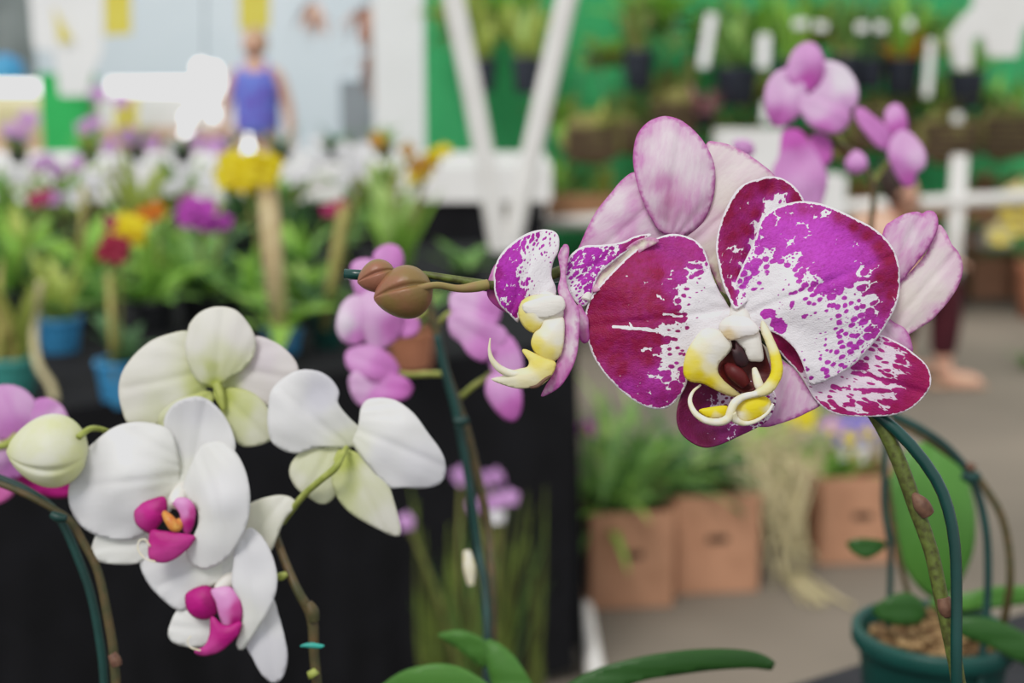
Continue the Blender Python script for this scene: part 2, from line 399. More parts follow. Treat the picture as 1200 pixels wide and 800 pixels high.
# stem and stake
def dd(*a): return [d0 + K * x for x in a]
stem('flower_stem', [(470,322),(495,321),(520,325),(545,329),(575,334),(620,334),(655,318),(740,312),(800,330),(850,352),(905,400),(960,440),(1012,472),(1034,500),(1055,544),(1075,600),(1091,645),(1103,700),(1116,760),(1124,805),(1145,960),(1150,1120)],
     dd(12,10,10,8,10,24,30,34,34,36,42,46,48,46,42,40,38,36,36,36,60,60), [3.5,4,4.4,4.8,5.5,6,6.5,6.5,6.5,7,7.5,8,8.5,8.5,9,9,8.5,8.5,8.5,8.5,9,9], M['stem_green'], hero, 14)
stk = stem('stake', [(403.5,321),(440,323),(480,326),(540,331),(620,340),(700,330),(780,338),(860,372),(940,430),(1000,468),(1034,490),(1067,521),(1096,560),(1111,596),(1119,640),(1121,700),(1121,800),(1126,960),(1130,1130)],
     dd(18,18,18,18,32,40,44,46,50,50,40,28,20,16,14,14,14,40,55), [6.3]*9+[6.5,7,7.2,7.2,7,6.8,6.6,6.6,6.6,6.6], M['stake'], hero, 14)
stem('node_sheath', [(1070,578),(1079,590),(1087,602)], dd(34,30,32), [3,9.5,8.6], M['node'], hero)
stem('node_sheath', [(1105,700),(1108,712),(1111,720)], dd(33,32,33), [8,9.2,8], M['node'], hero)
po = pot(hero, hb, .065, .085, M['pot_teal'], M['bark'])
def P_(nm, pts, mat, parent, dz=0, **k): return petal(nm, pts, d0 + K*dz, M[mat], parent, **k)
# ---- front flower: the column is the flower body, petals, sepals and lip are its children
def blobmesh(name, pts_r, mat, parent, seg=14):
    return stem(name, [(p[0], p[1]) for p in pts_r], [d0 + K*p[2] for p in pts_r], [p[3] for p in pts_r], M[mat], parent, seg)
fa = blobmesh('flower', [(864,348,32,4),(864,358,24,8),(866,368,16,12),(868,380,10,12),(868,392,8,6)], 'column', hero)
fa['label'] = 'front flower facing the viewer, crimson speckled petals and yellow lip'
AL = [(858,366),(842,340),(834,322),(829,304),(823,290),(813,281),(800,276),(786,274.5),(770,279),(755,287),(740,297),(725,311),(709,328),(697,342),(690,354),(686,368),(686,384),(690,402),(696,418),(706,434),(718,448),(732,461),(748,472),(763,478),(778,478.5),(788,473),(797,463),(804,450),(806,436),(808,424),(818,408),(836,396),(852,386),(860,376)]
P_('petal', AL, 'spot', fa, 0, sp=2.4, cup=-16, axis=(-.9,.15), wav=2.5, thick=.0006, margin=None if False else 0) if False else None
petal('petal', AL, d0, M['spot'], fa, sp=2.4, cup=-14, axis=(-1,.12), wav=2.2, thick=.0006,
  ctrl=[(858,372,10),(690,380,14),(770,280,12),(780,476,0),(750,370,0)],
  paint=[(700,350,1.15,.0),(720,330,1.15,.0),(750,300,1.15,.1),(785,290,1.1,.35),(810,296,1.05,.3),(770,320,1.1,0),(795,310,1.1,.25),(740,350,1.2,0),(765,345,1.2,0),(785,332,.95,.35),(822,300,.9,.35),(825,312,.55,.55),(810,318,.62,.6),(798,325,.75,.5),(790,345,.70,.35),(780,352,.95,.1),(800,340,.5,.4),(815,335,.30,.6),(828,335,.2,.5),(802,352,.45,.4),(812,350,.25,.6),(770,365,1.15,0),(790,370,.95,.05),(798,374,.75,.1),(808,372,.38,.2),(815,360,.15,.6),(700,380,1.15,0),(700,410,1.1,0),(720,395,1.2,0),(750,400,1.15,0),(770,398,1.0,0),(785,392,.55,.15),(795,392,.45,.15),(780,410,.5,.2),(770,415,.8,.1),(760,420,1.1,0),(790,410,.36,.3),(805,400,.05,.3),(785,420,.42,.4),(795,425,.4,.6),(730,430,1.1,0),(720,425,1.1,.05),(710,432,1.05,.2),(750,440,1.0,.3),(735,452,.95,.5),(765,445,.72,.55),(775,435,.62,.6),(790,438,.58,.55),(800,440,.8,.35),(790,455,.95,.3),(775,465,.95,.35),(755,468,.98,.35),(765,455,.85,.5),(830,360,-.1,.5),(845,350,-.1,.5),(850,375,-.1,.5),(830,380,-.1,.5),(822,395,-.1,.5),(835,330,.1,.6)],
  strokes=[(720,383,772,387,1.6,-.2),(772,387,792,392,2.6,.1),(738,378,742,384,1.4,0),(775,367,798,371,1.2,-.1),(770,346,778,352,1.3,0),(752,411,757,407,1.2,0)])
AR = [(868,372),(860,360),(855,349),(859,338),(866,322),(873,306),(881,290),(887,274),(891,260),(899,250),(911,243),(926,238),(942,236),(962,239),(982,246.5),(1002,256),(1021,266),(1036,278),(1047,293),(1053,311),(1054,330),(1053,347),(1048,362),(1040,377),(1030,393),(1014,412),(1000,427),(981,439),(962,448),(950,450),(945,441),(940,425),(931,408),(917,395),(903,388),(890,384),(876,380)]
petal('petal', AR, d0 - K*8, M['spot'], fa, sp=2.4, cup=-22, axis=(.9,-.35), wav=2.6, thick=.0006,
  ctrl=[(868,372,16),(960,340,-4),(1050,320,14),(950,445,0),(930,240,8)],
  paint=[(942,244,1.08,.35),(925,246,0.75,.6),(912,250,0.83,.7),(900,262,0.93,.75),(955,246,0.93,.4),(905,285,0.91,.9),(892,285,0.83,.9),(915,270,0.85,.95),(930,262,0.83,.95),(945,262,0.93,.95),(965,250,0.73,.6),(960,262,0.97,1),(985,254,0.98,.15),(1000,266,1.05,0),(1015,276,1.05,0),(1030,290,1.15,0),(1040,305,1.15,0),(1045,325,1.15,0),(1044,345,1.10,0),(1036,362,0.95,.2),(1020,370,0.80,.6),(975,275,1.05,1),(960,285,1.05,1),(980,300,1.15,1),(960,300,1.05,1),(945,290,1.08,1),(995,290,1.05,1),(1000,310,1.00,1),(985,325,1.10,1),(970,325,1.03,1),(990,275,1.08,.85),(1010,290,0.93,.8),(1018,305,0.83,.8),(1012,325,0.63,.6),(1022,335,0.63,.2),(1000,345,0.30,.7),(1030,340,0.98,.1),(1020,350,0.40,.5),(1032,325,1.00,0),(1030,352,0.70,.3),(930,290,0.83,.95),(935,300,0.73,.9),(925,285,0.75,.95),(915,300,0.68,.9),(900,302,0.55,.8),(930,310,0.58,.85),(945,310,0.73,.8),(955,320,0.75,.9),(940,325,0.55,.75),(950,335,0.63,.8),(965,340,0.79,.85),(980,342,0.83,.85),(940,345,0.45,.8),(925,330,0.28,.7),(910,320,0.16,.7),(900,330,0.00,.7),(890,320,0.58,.9),(885,305,0.73,.9),(880,320,0.79,.9),(888,335,0.47,.9),(872,335,0.58,.95),(895,350,-0.10,.8),(870,355,-0.10,.8),(925,358,0.25,.8),(945,352,0.50,.8),(960,358,0.38,.8),(985,355,0.50,.85),(995,362,0.50,.9),(1000,375,0.60,.9),(1010,382,0.62,.9),(1025,382,0.68,.55),(915,380,-0.10,.8),(940,380,-0.05,.8),(965,380,0.12,.8),(970,395,0.32,.85),(985,385,0.50,.9),(990,400,0.55,.9),(1005,400,0.62,.85),(985,415,0.52,.85),(970,410,0.38,.85),(955,405,0.22,.8),(950,420,0.35,.85),(965,430,0.52,.85),(980,430,0.55,.85),(955,440,0.42,.8),(940,400,0.05,.8),(1000,418,0.58,.8)],
  strokes=[(897,367,905,367,5,1.5),(912,379,914,384,8,1.6),(928,357,928,357,3,1.1),(942,371,942,371,3.2,1.1),(1005,338,1030,322,2,1.2),(1010,346,1035,332,2,1.2),(1002,334,1018,330,1.5,-.1),(1012,352,1024,348,3,-.1),(1004,320,1010,312,1.4,0)])
AD = [(862,362),(854,348),(847,332),(842,310),(839,287),(844,262),(854,238),(866,220),(880,212),(889,210),(898,207),(914,208),(928,216),(937,226),(942,238),(935,260),(915,290),(895,325),(878,350)]
petal('sepal', AD, d0 + K*14, M['spot'], fa, sp=2.6, cup=14, axis=(.3,-1), wav=2, tilt=(.1,-.05),
  paint=[(850,250,1.2,0),(870,225,1.2,0),(895,215,1.2,0),(920,222,1.2,0),(860,280,1.0,.05),(850,300,.84,.15),(848,320,.85,.1),(870,300,.95,.1),(875,270,1.2,0),(885,250,1.15,0),(862,320,.9,.1),(855,340,.95,.1),(893,240,.9,.3),(900,240,.3,.6),(912,232,.4,.7),(920,228,.75,.5),(890,262,.35,.6),(884,285,.4,.8),(875,310,.42,.8),(865,335,.3,.9),(932,232,1.1,0),(905,222,1.15,0),(910,245,.1,.6),(900,262,.0,.6)])
ALR = [(884,378),(903,386),(918,393),(934,404),(960,398),(1000,390),(1030,392),(1046,398.5),(1060,406),(1073,416),(1084,426),(1090,438),(1090,452),(1081,466),(1066,479),(1046,486),(1016,488),(984,486),(966,478),(954,466),(946,453),(939,441),(932,432),(922,422),(912,410),(903,398),(892,388)]
petal('sepal', ALR, d0 + K*12, M['spot_streak'], fa, sp=2.6, cup=-10, axis=(1,.3), wav=2, ctrl=[(890,382,-10),(940,425,8),(1000,430,8),(1085,445,14)],
  paint=[(905,392,1.30,0),(925,405,1.30,0),(938,425,1.30,0),(944,446,0.30,.6),(960,460,0.33,.6),(975,445,0.27,.7),(1000,430,0.31,.7),(1020,415,0.48,.8),(1035,400,0.55,.7),(1050,405,0.74,.3),(1070,420,1.20,0),(1082,438,1.25,0),(1080,450,1.20,0),(1065,470,1.10,0),(1060,425,0.62,.3),(1040,425,0.39,.5),(1045,412,0.43,.6),(1050,435,0.66,.1),(1020,428,0.47,.4),(1000,455,0.27,.6),(1020,462,0.39,.5),(985,465,0.35,.6),(1000,475,0.55,.4),(970,475,0.66,.2),(1020,480,1.00,.1),(1040,470,0.58,.2),(1045,455,0.35,.4),(1050,478,1.10,0),(985,482,1.00,.1),(1086,444,1.00,0),(955,440,0.16,.6)],
  strokes=[(1000,436,1040,446,2.2,1.15),(1040,446,1075,448,3,1.2),(1002,456,1055,458,1.8,1.1),(1000,428,1015,430,3,1.0),(975,452,996,456,1.5,.9),(1046,441,1058,452,1,.9)])
ADL = [(806,442),(800,458),(794,478),(793.5,494),(799,508),(812,519),(827,524),(844,520.5),(865,511),(882,503),(896,495),(905,483),(909,466),(902,452),(880,446),(850,440),(825,438)]
petal('lip', ADL, d0 + K*10, M['spot_dark'], fa, sp=2.5, cup=20, axis=(1,-.3), tilt=(-.1,-.1),
  paint=[(805,450,1.2,0),(800,480,1.3,0),(805,505,1.2,.1),(825,515,1.25,0),(815,470,1.2,0),(835,458,1.0,.1),(845,466,.5,.3),(855,470,.48,.3),(840,480,.55,.3),(860,462,.5,.3),(825,460,.95,.2),(845,505,.95,.5),(860,500,.7,.8),(880,495,.62,.9),(895,485,.55,.9),(905,470,.5,.9),(835,510,1.1,.2),(870,504,.95,.5)], label='dark plum lower lip lobe with a lilac speckled patch')
P_('column_cap', [(843,386),(844,379),(850,373),(860,369),(873,371),(883,377),(889,386),(885,392),(874,394),(864,397),(856,398),(848,393)], 'column', fa, -16, sp=2, cup=-12, paint=[(854,390,1,0),(862,380,.1,.3),(875,382,.0,.6),(848,380,.1,0)], wav=3)
# lip
lip = P_('lip', [(824,386),(814,397),(805,412),(801,430),(803,442),(811,447),(824,449),(840,457),(856,464),(868,463),(860,456),(848,446),(841,436),(842,426),(849,418),(857,408),(855,398),(846,389),(835,385)], 'lipyellow', fa, -14, sp=2.5, cup=-16, tilt=(.25,.1),
  paint=[(830,392,0,0),(842,405,0,0),(835,420,0,0),(820,402,.15,.3),(808,415,.8,0),(804,435,1,0),(820,438,1,0),(830,448,1,0),(850,458,.7,.4),(828,430,.4,0),(815,425,.9,0)], label='yellow and white left side lobe of the lip')
P_('lip', [(893,376),(899,382),(906,397),(914,416),(917,434),(912,449),(902,461),(887,465),(874,465),(886,457),(898,447),(904,434),(902,415),(897,400),(892,387)], 'lipyellow', fa, -24, sp=2.2, cup=-10, tilt=(-.2,-.2),
  paint=[(895,382,.1,.6),(903,400,.5,.3),(910,425,1,0),(908,440,1,0),(898,457,.6,.5),(880,463,.1,.3)], label='curved yellow right side lobe of the lip')
P_('throat', [(858,392),(880,394),(893,404),(899,420),(903,436),(899,448),(886,456),(872,460),(858,453),(846,444),(841,432),(846,420),(855,408)], 'maroon', fa, 4, sp=2.4, cup=20, paint=[(850,425,.3,0),(862,432,.9,0),(875,440,.4,.3),(895,435,.2,.4),(870,410,0,1),(880,405,0,1)], wav=4)
P_('lip', [(872,386),(888,388),(892,402),(894,421),(885,423),(876,421),(873,410),(865,402),(862,396)], 'column', fa, -9, sp=2.2, cup=-8)
P_('throat', [(862,399),(866,404),(871,410),(877,423),(871,430),(863,427),(859,418),(858,408),(861,410)], 'black_maroon', fa, -12, sp=2.2, cup=-4)
blobmesh('callus', [(884,432,-8,3),(886,440,-14,4.6),(889,450,-18,5.5),(893,458,-18,5)], 'tendril', fa)
blobmesh('callus', [(851,428,0,4),(858,434,-6,9),(866,441,-8,9),(874,450,-6,7)], 'maroon', fa)
P_('lip', [(864,474),(875,465),(894,464),(903,471),(900,481),(887,489),(871,494),(863,488)], 'lipyellow', fa, -22, sp=2.2, cup=-8, paint=[(868,478,.9,0),(880,475,1.1,0),(895,472,1.1,0),(888,484,1,0),(866,485,.2,0),(900,478,.4,0)], label='yellow pad of the lip')
P_('lip', [(819,481),(834,477),(852,476),(852,487),(842,490),(830,489)], 'lipyellow', fa, -14, sp=2.2, cup=-4, paint=[(830,482,1.1,0),(845,480,1.1,0),(840,488,.6,0)])
blobmesh('tendril', [(821,451,-6,1.2),(812,459,-12,1.8),(808.5,470,-18,2.6),(814,483,-24,3.4),(826,492,-28,4),(842,494.5,-30,4.6),(853,490,-30,5),(857,480,-30,5),(861,472,-29,5),(871,465,-28,4.2),(887,461,-26,3.6),(901,455,-24,3)], 'tendril', fa)
blobmesh('tendril', [(858,483,-30,5),(861,491,-27,4.5),(872,496,-24,3),(886,493,-22,2.4),(899,484,-21,2),(906,473,-20,1.6)], 'tendril', fa)
# ---- upper flower seen from behind
fb = blobmesh('flower', [(835,335,40,6),(822,310,56,6),(806,290,66,7),(798,275,70,7)], 'stem_lime', hero)
fb['label'] = 'upper flower turned away, pale pink petal backs'
BS = [(776,273),(762,254),(751,230),(744,204),(742,182),(746,160),(756,146),(768,139),(782,136.5),(799,142),(816,156),(828,172),(836,190),(838,210),(835,234),(826,256),(813,270),(798,277)]
P_('sepal', BS, 'back_pink', fb, 28, sp=3, cup=-24, axis=(.15,-1), wav=2.5, paint=[(785,165,.0,0),(790,190,.0,0),(770,175,.15,0),(760,200,.25,0),(750,190,.7,0),(775,215,.55,.25),(785,235,.45,.5),(780,255,.5,.3),(800,240,.5,.2),(820,240,.4,0),(828,210,.2,0),(810,200,.05,0),(800,150,.5,0),(760,150,.6,0),(825,255,.6,0),(800,268,.4,0),(775,260,.3,0),(765,235,.2,0)])
P_('petal', [(746,203),(730,210),(717,225),(700,246),(689,266),(680,286),(676,298),(700,308),(740,304),(775,296),(792,284),(786,262),(764,228)], 'back_pink', fb, 46, sp=3, cup=-14, axis=(-.7,.6), wav=2, paint=[(740,215,.4,0),(722,235,.0,0),(700,260,.15,0),(745,240,.55,0),(735,270,.6,0),(760,265,.2,0),(710,285,.25,0),(690,270,.6,0),(760,285,.15,0)])
P_('petal', [(827,170),(840,166.5),(858,171),(876,181),(892,192),(908,207),(912,230),(895,262),(872,300),(862,335),(857,352),(846,345),(836,322),(824,300),(812,287),(798,280),(808,250),(822,210)], 'back_cream', fb, 40, sp=3, cup=-14, axis=(.7,-.6), wav=2, paint=[(840,180,.2,0),(870,185,.1,0),(850,230,0,.2),(835,260,.5,.1),(820,275,.5,0),(850,300,0,.8),(845,330,0,1),(890,210,.2,0),(830,290,.2,.3)])
# ---- sepal seen edge on between the two left flowers
fc = blobmesh('flower', [(700,318,30,6),(692,335,22,7),(686,352,14,6)], 'column', hero)
fc['label'] = 'speckled flower half hidden between the left and front flowers'
P_('petal', [(763,275),(744,277),(730,283.5),(706,287),(686,288),(674,294),(666,303),(662,316),(664,334),(670,348),(680,358),(687,357),(694,345),(700,325),(712,312),(735,294)], 'spot_fine', fc, 16, sp=2.2, cup=-12, axis=(-.7,.6), paint=[(750,279,1.2,0),(735,290,1.1,0),(720,290,.55,.6),(700,295,.85,.9),(685,300,.8,.9),(690,320,.72,.9),(675,310,.7,.9),(670,325,.55,.9),(678,345,.45,.9),(690,345,.85,1),(695,330,.9,.8),(668,335,.4,.8)])
P_('petal', [(762,278),(744,283),(726,297),(712,309),(703,319),(697,330),(695,342),(706,338),(718,324),(736,306),(756,292),(772,283)], 'back_cream', fc, 12, sp=2.5, cup=8, paint=[(730,310,0,.7),(710,325,0,.9)])
P_('sepal', [(679,356),(684,364),(689,372),(690,385),(690,399),(682,401),(676,385),(673,365)], 'back_pink', fc, 12, sp=2.2, cup=-4, paint=[(684,375,.4,0),(686,392,.7,.6)])
# ---- left flower in profile
fd = blobmesh('flower', [(575,334,20,6),(600,338,22,8),(630,345,12,8),(648,352,4,8)], 'column', hero)
fd['label'] = 'leftmost speckled flower in profile with a yellow lip'
P_('petal', [(579,331),(579,318),(584,303),(595,289),(613,276),(631,269.5),(647,270.5),(654.5,278),(654,294),(648,307),(646,323),(651,337),(650,347),(637,350),(616,351),(609,364),(607,377),(597,368),(586,357),(580,344)], 'spot_fine', fd, 4, sp=2.2, cup=-26, axis=(.4,-1), wav=1.5, tilt=(.15,0),
  paint=[(583,320,1.2,.3),(590,300,1.1,.8),(605,285,.8,.9),(625,274,.62,.6),(645,275,.45,.5),(650,290,.3,.6),(635,290,.45,.8),(620,300,.3,.7),(605,305,.85,1),(595,315,1.1,1),(600,330,.95,1),(590,335,.85,1),(610,330,.55,.8),(615,315,.3,.8),(630,315,.02,.7),(640,335,.0,.7),(625,340,.3,.4),(605,345,.9,.9),(590,352,.6,.9),(600,362,.95,.6),(585,342,1.1,.6),(607,372,1.1,.1),(575,330,1.2,0)])
P_('sepal', [(572,330),(576,318),(582,309),(586,318),(586,345),(598,366),(590,364),(578,356),(571,345)], 'back_pink', fd, 16, sp=2.4, cup=-8, paint=[(578,318,.2,.2),(578,350,.6,1),(590,362,.6,1)])
P_('sepal', [(663,286),(667,291),(665.5,305),(663,320),(665,336),(672,351),(679,365),(678.5,391),(676,415),(668,436),(655,454),(635,464.5),(639,453),(648,438),(655,417),(660,396),(660,373),(658,354),(654,339),(657,323),(655,307),(654,299),(658,290)], 'back_pink', fd, -4, sp=2.2, cup=-6, axis=(0,1), tilt=(-.4,0), wav=1.5, paint=[(662,295,.3,0),(660,315,.1,0),(663,340,.2,0),(666,360,.6,0),(668,385,.6,0),(672,410,.0,0),(660,425,.7,.1),(650,445,.8,.1),(640,458,.3,0),(674,380,.1,0)])
lipd = P_('lip', [(612,353),(626,346),(645,346),(658,352),(660,370),(650,380),(639,376),(636,384),(626,390),(614,382),(608,368)], 'lipyellow', fd, -8, sp=2.2, cup=-16, paint=[(620,360,.1,.3),(640,358,0,0),(655,360,0,0),(635,370,.0,.1),(612,368,.8,.2),(620,382,.9,.1),(616,352,.8,0),(630,385,.8,0)], label='yellow and white lip in profile')
P_('lip', [(639,374),(650,372),(660,373),(661,391),(659,408),(655,418),(645,424),(631,417),(623,404),(626,391),(634,384)], 'lipyellow', fd, -12, sp=2.2, cup=-14, paint=[(650,382,0,0),(655,398,.1,.1),(640,392,.2,.1),(632,400,.8,.1),(645,412,.8,.1),(655,412,.5,0),(628,408,.9,0)])
P_('lip', [(612,411),(616,409.5),(624,413),(636,419),(650,424),(650,432),(645,441),(634,451),(620,454),(602,454),(576,444.5),(588,441),(596,436),(610,432),(618,430),(620,423)], 'lipyellow', fd, -12, sp=2.2, cup=-10, paint=[(616,413,.9,.3),(630,425,.9,.2),(645,430,.8,.1),(610,440,.4,.3),(585,444,.1,.3),(625,447,.3,.4),(640,440,.7,.2),(600,450,.1,.5)])
blobmesh('tendril', [(574.5,396,-20,.7),(573.5,410,-20,1.8),(577,422,-18,3.2),(586,432,-15,4.4),(600,438,-12,5),(618,438,-10,5.5)], 'tendril', fd)
blobmesh('callus', [(622,454,-14,1.6),(630,452,-16,2.2),(638,445,-15,2),(646,440,-14,1.4)], 'node', fd)
P_('column_cap', [(613,357),(630,350),(650,346),(660,350),(661,362),(648,370),(632,372),(618,368)], 'column', fd, -16, sp=2, cup=-8, wav=3)
# ---- right flower seen from behind
fe = blobmesh('flower', [(1000,430,40,5),(1020,405,46,6),(1040,385,46,6),(1052,370,42,6)], 'stem_lime', hero)
fe['label'] = 'right hand flower turned away, pale veined petal backs'
P_('petal', [(1036,268),(1045,259),(1060,251),(1075,248),(1080,250.5),(1087,247),(1095,249),(1099,258),(1097,272),(1088,290),(1076,305),(1064,320),(1056,330),(1044,345),(1035,330),(1030,300)], 'back_pink', fe, 24, sp=2.8, cup=-12, axis=(.5,-1), wav=2, paint=[(1045,270,.6,0),(1060,260,.3,0),(1080,262,.55,0),(1090,270,.45,0),(1070,280,.15,0),(1060,300,.5,.2),(1045,300,.2,.1),(1085,285,.6,0)])
P_('petal', [(1098,265),(1107,270),(1115,286),(1123,296),(1128,312),(1124,332),(1112,352),(1100,366),(1090,376),(1066,391),(1050,400),(1035,390),(1035,360),(1050,335),(1070,315),(1086,295)], 'back_cream', fe, 34, sp=2.8, cup=-14, axis=(.7,-.8), wav=2.5, paint=[(1105,280,.6,0),(1115,300,.5,0),(1100,300,.1,0),(1085,330,.0,.1),(1065,350,.0,.3),(1095,345,.05,.2),(1118,325,.5,0),(1100,362,.6,0),(1060,380,.1,.1)])
P_('sepal', [(1036,372),(1048,378),(1060,385),(1067,398),(1068,415),(1050,420),(1025,405),(1020,385)], 'back_pink', fe, 30, sp=2.6, cup=-6, paint=[(1045,390,.25,0),(1060,400,.6,0)])
P_('sepal', [(905,405),(916,422),(928,430),(938,442),(946,454),(962,472),(946,483),(926,492),(897,500),(880,494),(890,470),(900,440)], 'back_pink', fe, 22, sp=2.6, cup=-10, axis=(-.3,1), paint=[(918,435,.2,0),(930,460,.35,0),(915,480,.45,0),(900,495,.7,0),(945,470,.3,0)])
# ---- brown buds at the tip
b1 = bud('bud', D(419,331,d0+K*2), D(463,317,d0+K*6), 40*K, M['bud_brown'], hero, .9, 4, .22, .3)
b2 = bud('bud', D(438,350,d0-K*6), D(507,336,d0+K*0), 63*K, M['bud_brown'], hero, .92, 4, .22, .3)
b2['label'] = 'larger brown bud nearer the flowers'
stem('pedicel', [(489,338),(512,334),(537,338),(557,336),(572,333)], dd(-22,-14,-4,2,6), [4.5,4.2,4.6,6.4,6.2], M['stem_reddish'], b2)
stem('pedicel', [(463,318),(480,318),(497,322)], dd(4,8,10), [3.4,3,3.6], M['stem_reddish'], b1)
# ================================================================== WHITE ORCHIDS
d0 = .515; K = d0 / F
wb = D(395, 1100, .50); wb.z = TZ
white = thing('moth_orchid', wb, 'white moth orchid with magenta lips on a brown stem, its four flowers at lower left', 'orchid')
stem('flower_stem', [(332,604),(326,610),(323,625),(333,655),(348,690),(362,715),(367,735),(368,765),(372,805),(385,930),(395,1090)], [.53,.53,.528,.525,.52,.52,.52,.52,.52,.52,.52], [3.5,4,4.5,5,5.4,6,6.4,6,6,6,6], M['stem_brown'], white)
stem('node_sheath', [(361,706),(366,716),(368,728)], .518, [5,7.6,6], M['stem_brown'], white)
stem('node_sheath', [(364,785),(368,792)], .516, [5,7.4], M['stem_lime'], white)
stem('side_bud', [(322,676),(330,675),(336,672)], .52, [3.5,5,3], M['stem_lime'], white)
cl = stem('clip', [(352,757),(358,756),(366,756),(376,757),(380,756)], .512, [1,2.5,3.5,2.5,1], M['clip'], white)
pot(white, wb, .06, .09, M['pot_teal'], M['bark'])
def W_(nm, pts, mat, parent, dz=0, **k):
    k.setdefault('sp', 4); return petal(nm, pts, d0 + K*dz, M[mat], parent, **k)
def blob2(name, pr, mat, parent): return stem(name, [(p[0], p[1]) for p in pr], [d0+K*p[2] for p in pr], [p[3] for p in pr], M[mat], parent, 12)
# front facing
w1 = blob2('flower', [(225,560,40,5),(214,572,10,8),(208,584,-8,10),(206,592,-16,7)], 'column', white); w1['label'] = 'large white flower facing the viewer'
W_('petal', [(212,580),(212,558),(208,530),(200,506),(186,498),(162,494.5),(138,499),(114,515),(94,536),(83,560),(81,588),(92,612),(111,626),(138,632),(160,630),(178,618),(196,602)], 'white', w1, -8, cup=-18, axis=(-1,.1), wav=2.5, ctrl=[(212,575,14),(150,560,-6),(85,575,12)], paint=[(150,550,0,0),(100,560,0,.3),(150,620,0,.2),(205,570,.25,.1)])
W_('sepal', [(204,548),(198,520),(192,494),(203,474),(225,465),(243,468),(261,485),(272,506),(275,528),(258,552),(232,572),(214,572)], 'white', w1, 12, cup=10, axis=(.2,-1), paint=[(235,480,0,.4),(225,520,.12,.3),(250,510,0,.1),(220,550,.2,0)])
W_('petal', [(214,580),(216,565),(224,545),(236,523),(258,517),(276,530),(288,553),(293,582),(290,612),(278,639),(262,657),(241,666.5),(224,660),(218,647),(226,630),(233,612),(230,594)], 'white', w1, -16, cup=-22, axis=(.3,1), wav=2, ctrl=[(214,580,14),(260,590,-6)], paint=[(260,580,0,.25),(235,540,.1,.1),(240,650,0,0),(225,600,.15,.1)])
W_('sepal', [(116,622),(108,640),(106,650),(114,657),(132,660.5),(159,660),(174,652),(182,632),(170,615),(140,612)], 'white', w1, 14, cup=-8, paint=[(140,640,.1,0)])
W_('sepal', [(222,655),(242,686),(258,689),(272,679),(282,655),(287,635),(265,640),(240,650)], 'white', w1, 16, cup=-8, paint=[(255,670,.1,.1)])
l1 = W_('lip', [(158,598),(166,590),(178,585),(192,582),(196,593),(193,606),(186,616),(179,625),(168,621),(159,612)], 'mag', w1, -16, sp=2.5, cup=-12, paint=[(175,600,0,0),(190,595,.7,0),(185,615,.7,0),(162,604,.2,.1)])
l1['label'] = 'magenta side lobe of the lip'
W_('lip', [(201,585),(219,583.5),(229,596),(227,615),(219,627),(213,616),(211,602),(204,592)], 'mag', w1, -20, sp=2.5, cup=-10, paint=[(210,590,0,.7),(217,600,.1,.6),(223,612,.3,0),(225,600,.2,.1)])
W_('lip', [(177,622),(190,622),(205,624),(228,628),(224,638),(214,648),(202,656),(190,659),(176,655),(174,642)], 'mag', w1, -24, sp=2.5, cup=-10, paint=[(190,630,.4,0),(200,650,0,.1),(180,650,0,.1)])
blob2('callus', [(192,600,-14,3),(198,608,-22,6),(206,617,-22,7),(212,610,-16,5)], 'callus_orange', w1)
blob2('tendril', [(176,640,-26,1),(170,632,-28,.9),(163,634,-30,.9),(162,644,-30,.9),(170,654,-30,1),(182,658,-28,1.2)], 'tendril', w1)
# lower flower
w4 = blob2('flower', [(310,650,50,5),(290,665,34,8),(268,680,14,9),(256,692,6,7)], 'column', white); w4['label'] = 'lowest white flower below the large one'
W_('petal', [(165,656),(172,680),(190,701),(210,715),(226,708),(240,690),(262,680),(268,664),(250,650),(220,645),(185,645)], 'white', w4, 12, cup=-12, axis=(-1,.5), wav=2, paint=[(200,680,.03,.3),(250,670,.15,0)])
W_('petal', [(276,640),(293,618),(312,636),(323,664),(324,690),(313,719),(296,745),(284,761),(277,755),(284,731),(281,705),(272,684),(274,660)], 'white', w4, -2, cup=-16, axis=(.2,1), wav=2, paint=[(300,660,0,.35),(285,720,.12,0),(310,690,0,.2)])
W_('sepal', [(318,700),(327,722),(334,748),(337,770),(332,792),(321,800),(307,790),(297,772),(288,752),(300,725)], 'white', w4, 18, cup=-10, axis=(.2,1), paint=[(315,760,0,.5),(320,725,.05,.3)])
W_('sepal', [(212,712),(200,730),(198,746),(209,755),(232,758),(246,750),(250,730),(236,715)], 'white', w4, 14, cup=-8, paint=[(220,735,.05,0)])
W_('sepal', [(289,592),(312,582.5),(334,580.5),(347,590),(334,608),(325,628),(317,645),(302,640),(286,628),(280,605)], 'cream', w4, 20, cup=-8, paint=[(310,600,.1,0),(330,590,0,0)])
W_('lip', [(217,702),(221,693),(240,686),(253,694),(256,710),(250,722),(236,725.5),(222,718)], 'mag', w4, -4, sp=2.5, cup=-12, paint=[(230,705,.1,0),(245,705,.9,0),(238,720,.4,0)])
W_('lip', [(248,691),(270,688),(282,705),(283,724),(275,736),(265,738),(258,724),(253,705)], 'mag', w4, -8, sp=2.5, cup=-10, paint=[(256,695,0,.8),(265,705,0,.7),(262,728,0,.6),(277,712,.1,.1),(276,728,.2,0)])
W_('lip', [(248,722),(264,733),(282,728),(280,742),(268,755),(256,764),(238,768),(228,763),(240,756),(246,742)], 'mag', w4, -12, sp=2.5, cup=-10, paint=[(265,745,.3,0),(245,760,0,.1)])
blob2('tendril', [(235,762,-16,1),(223,758,-18,.9),(220,750,-20,.8),(224,745,-20,.8)], 'tendril', w4)
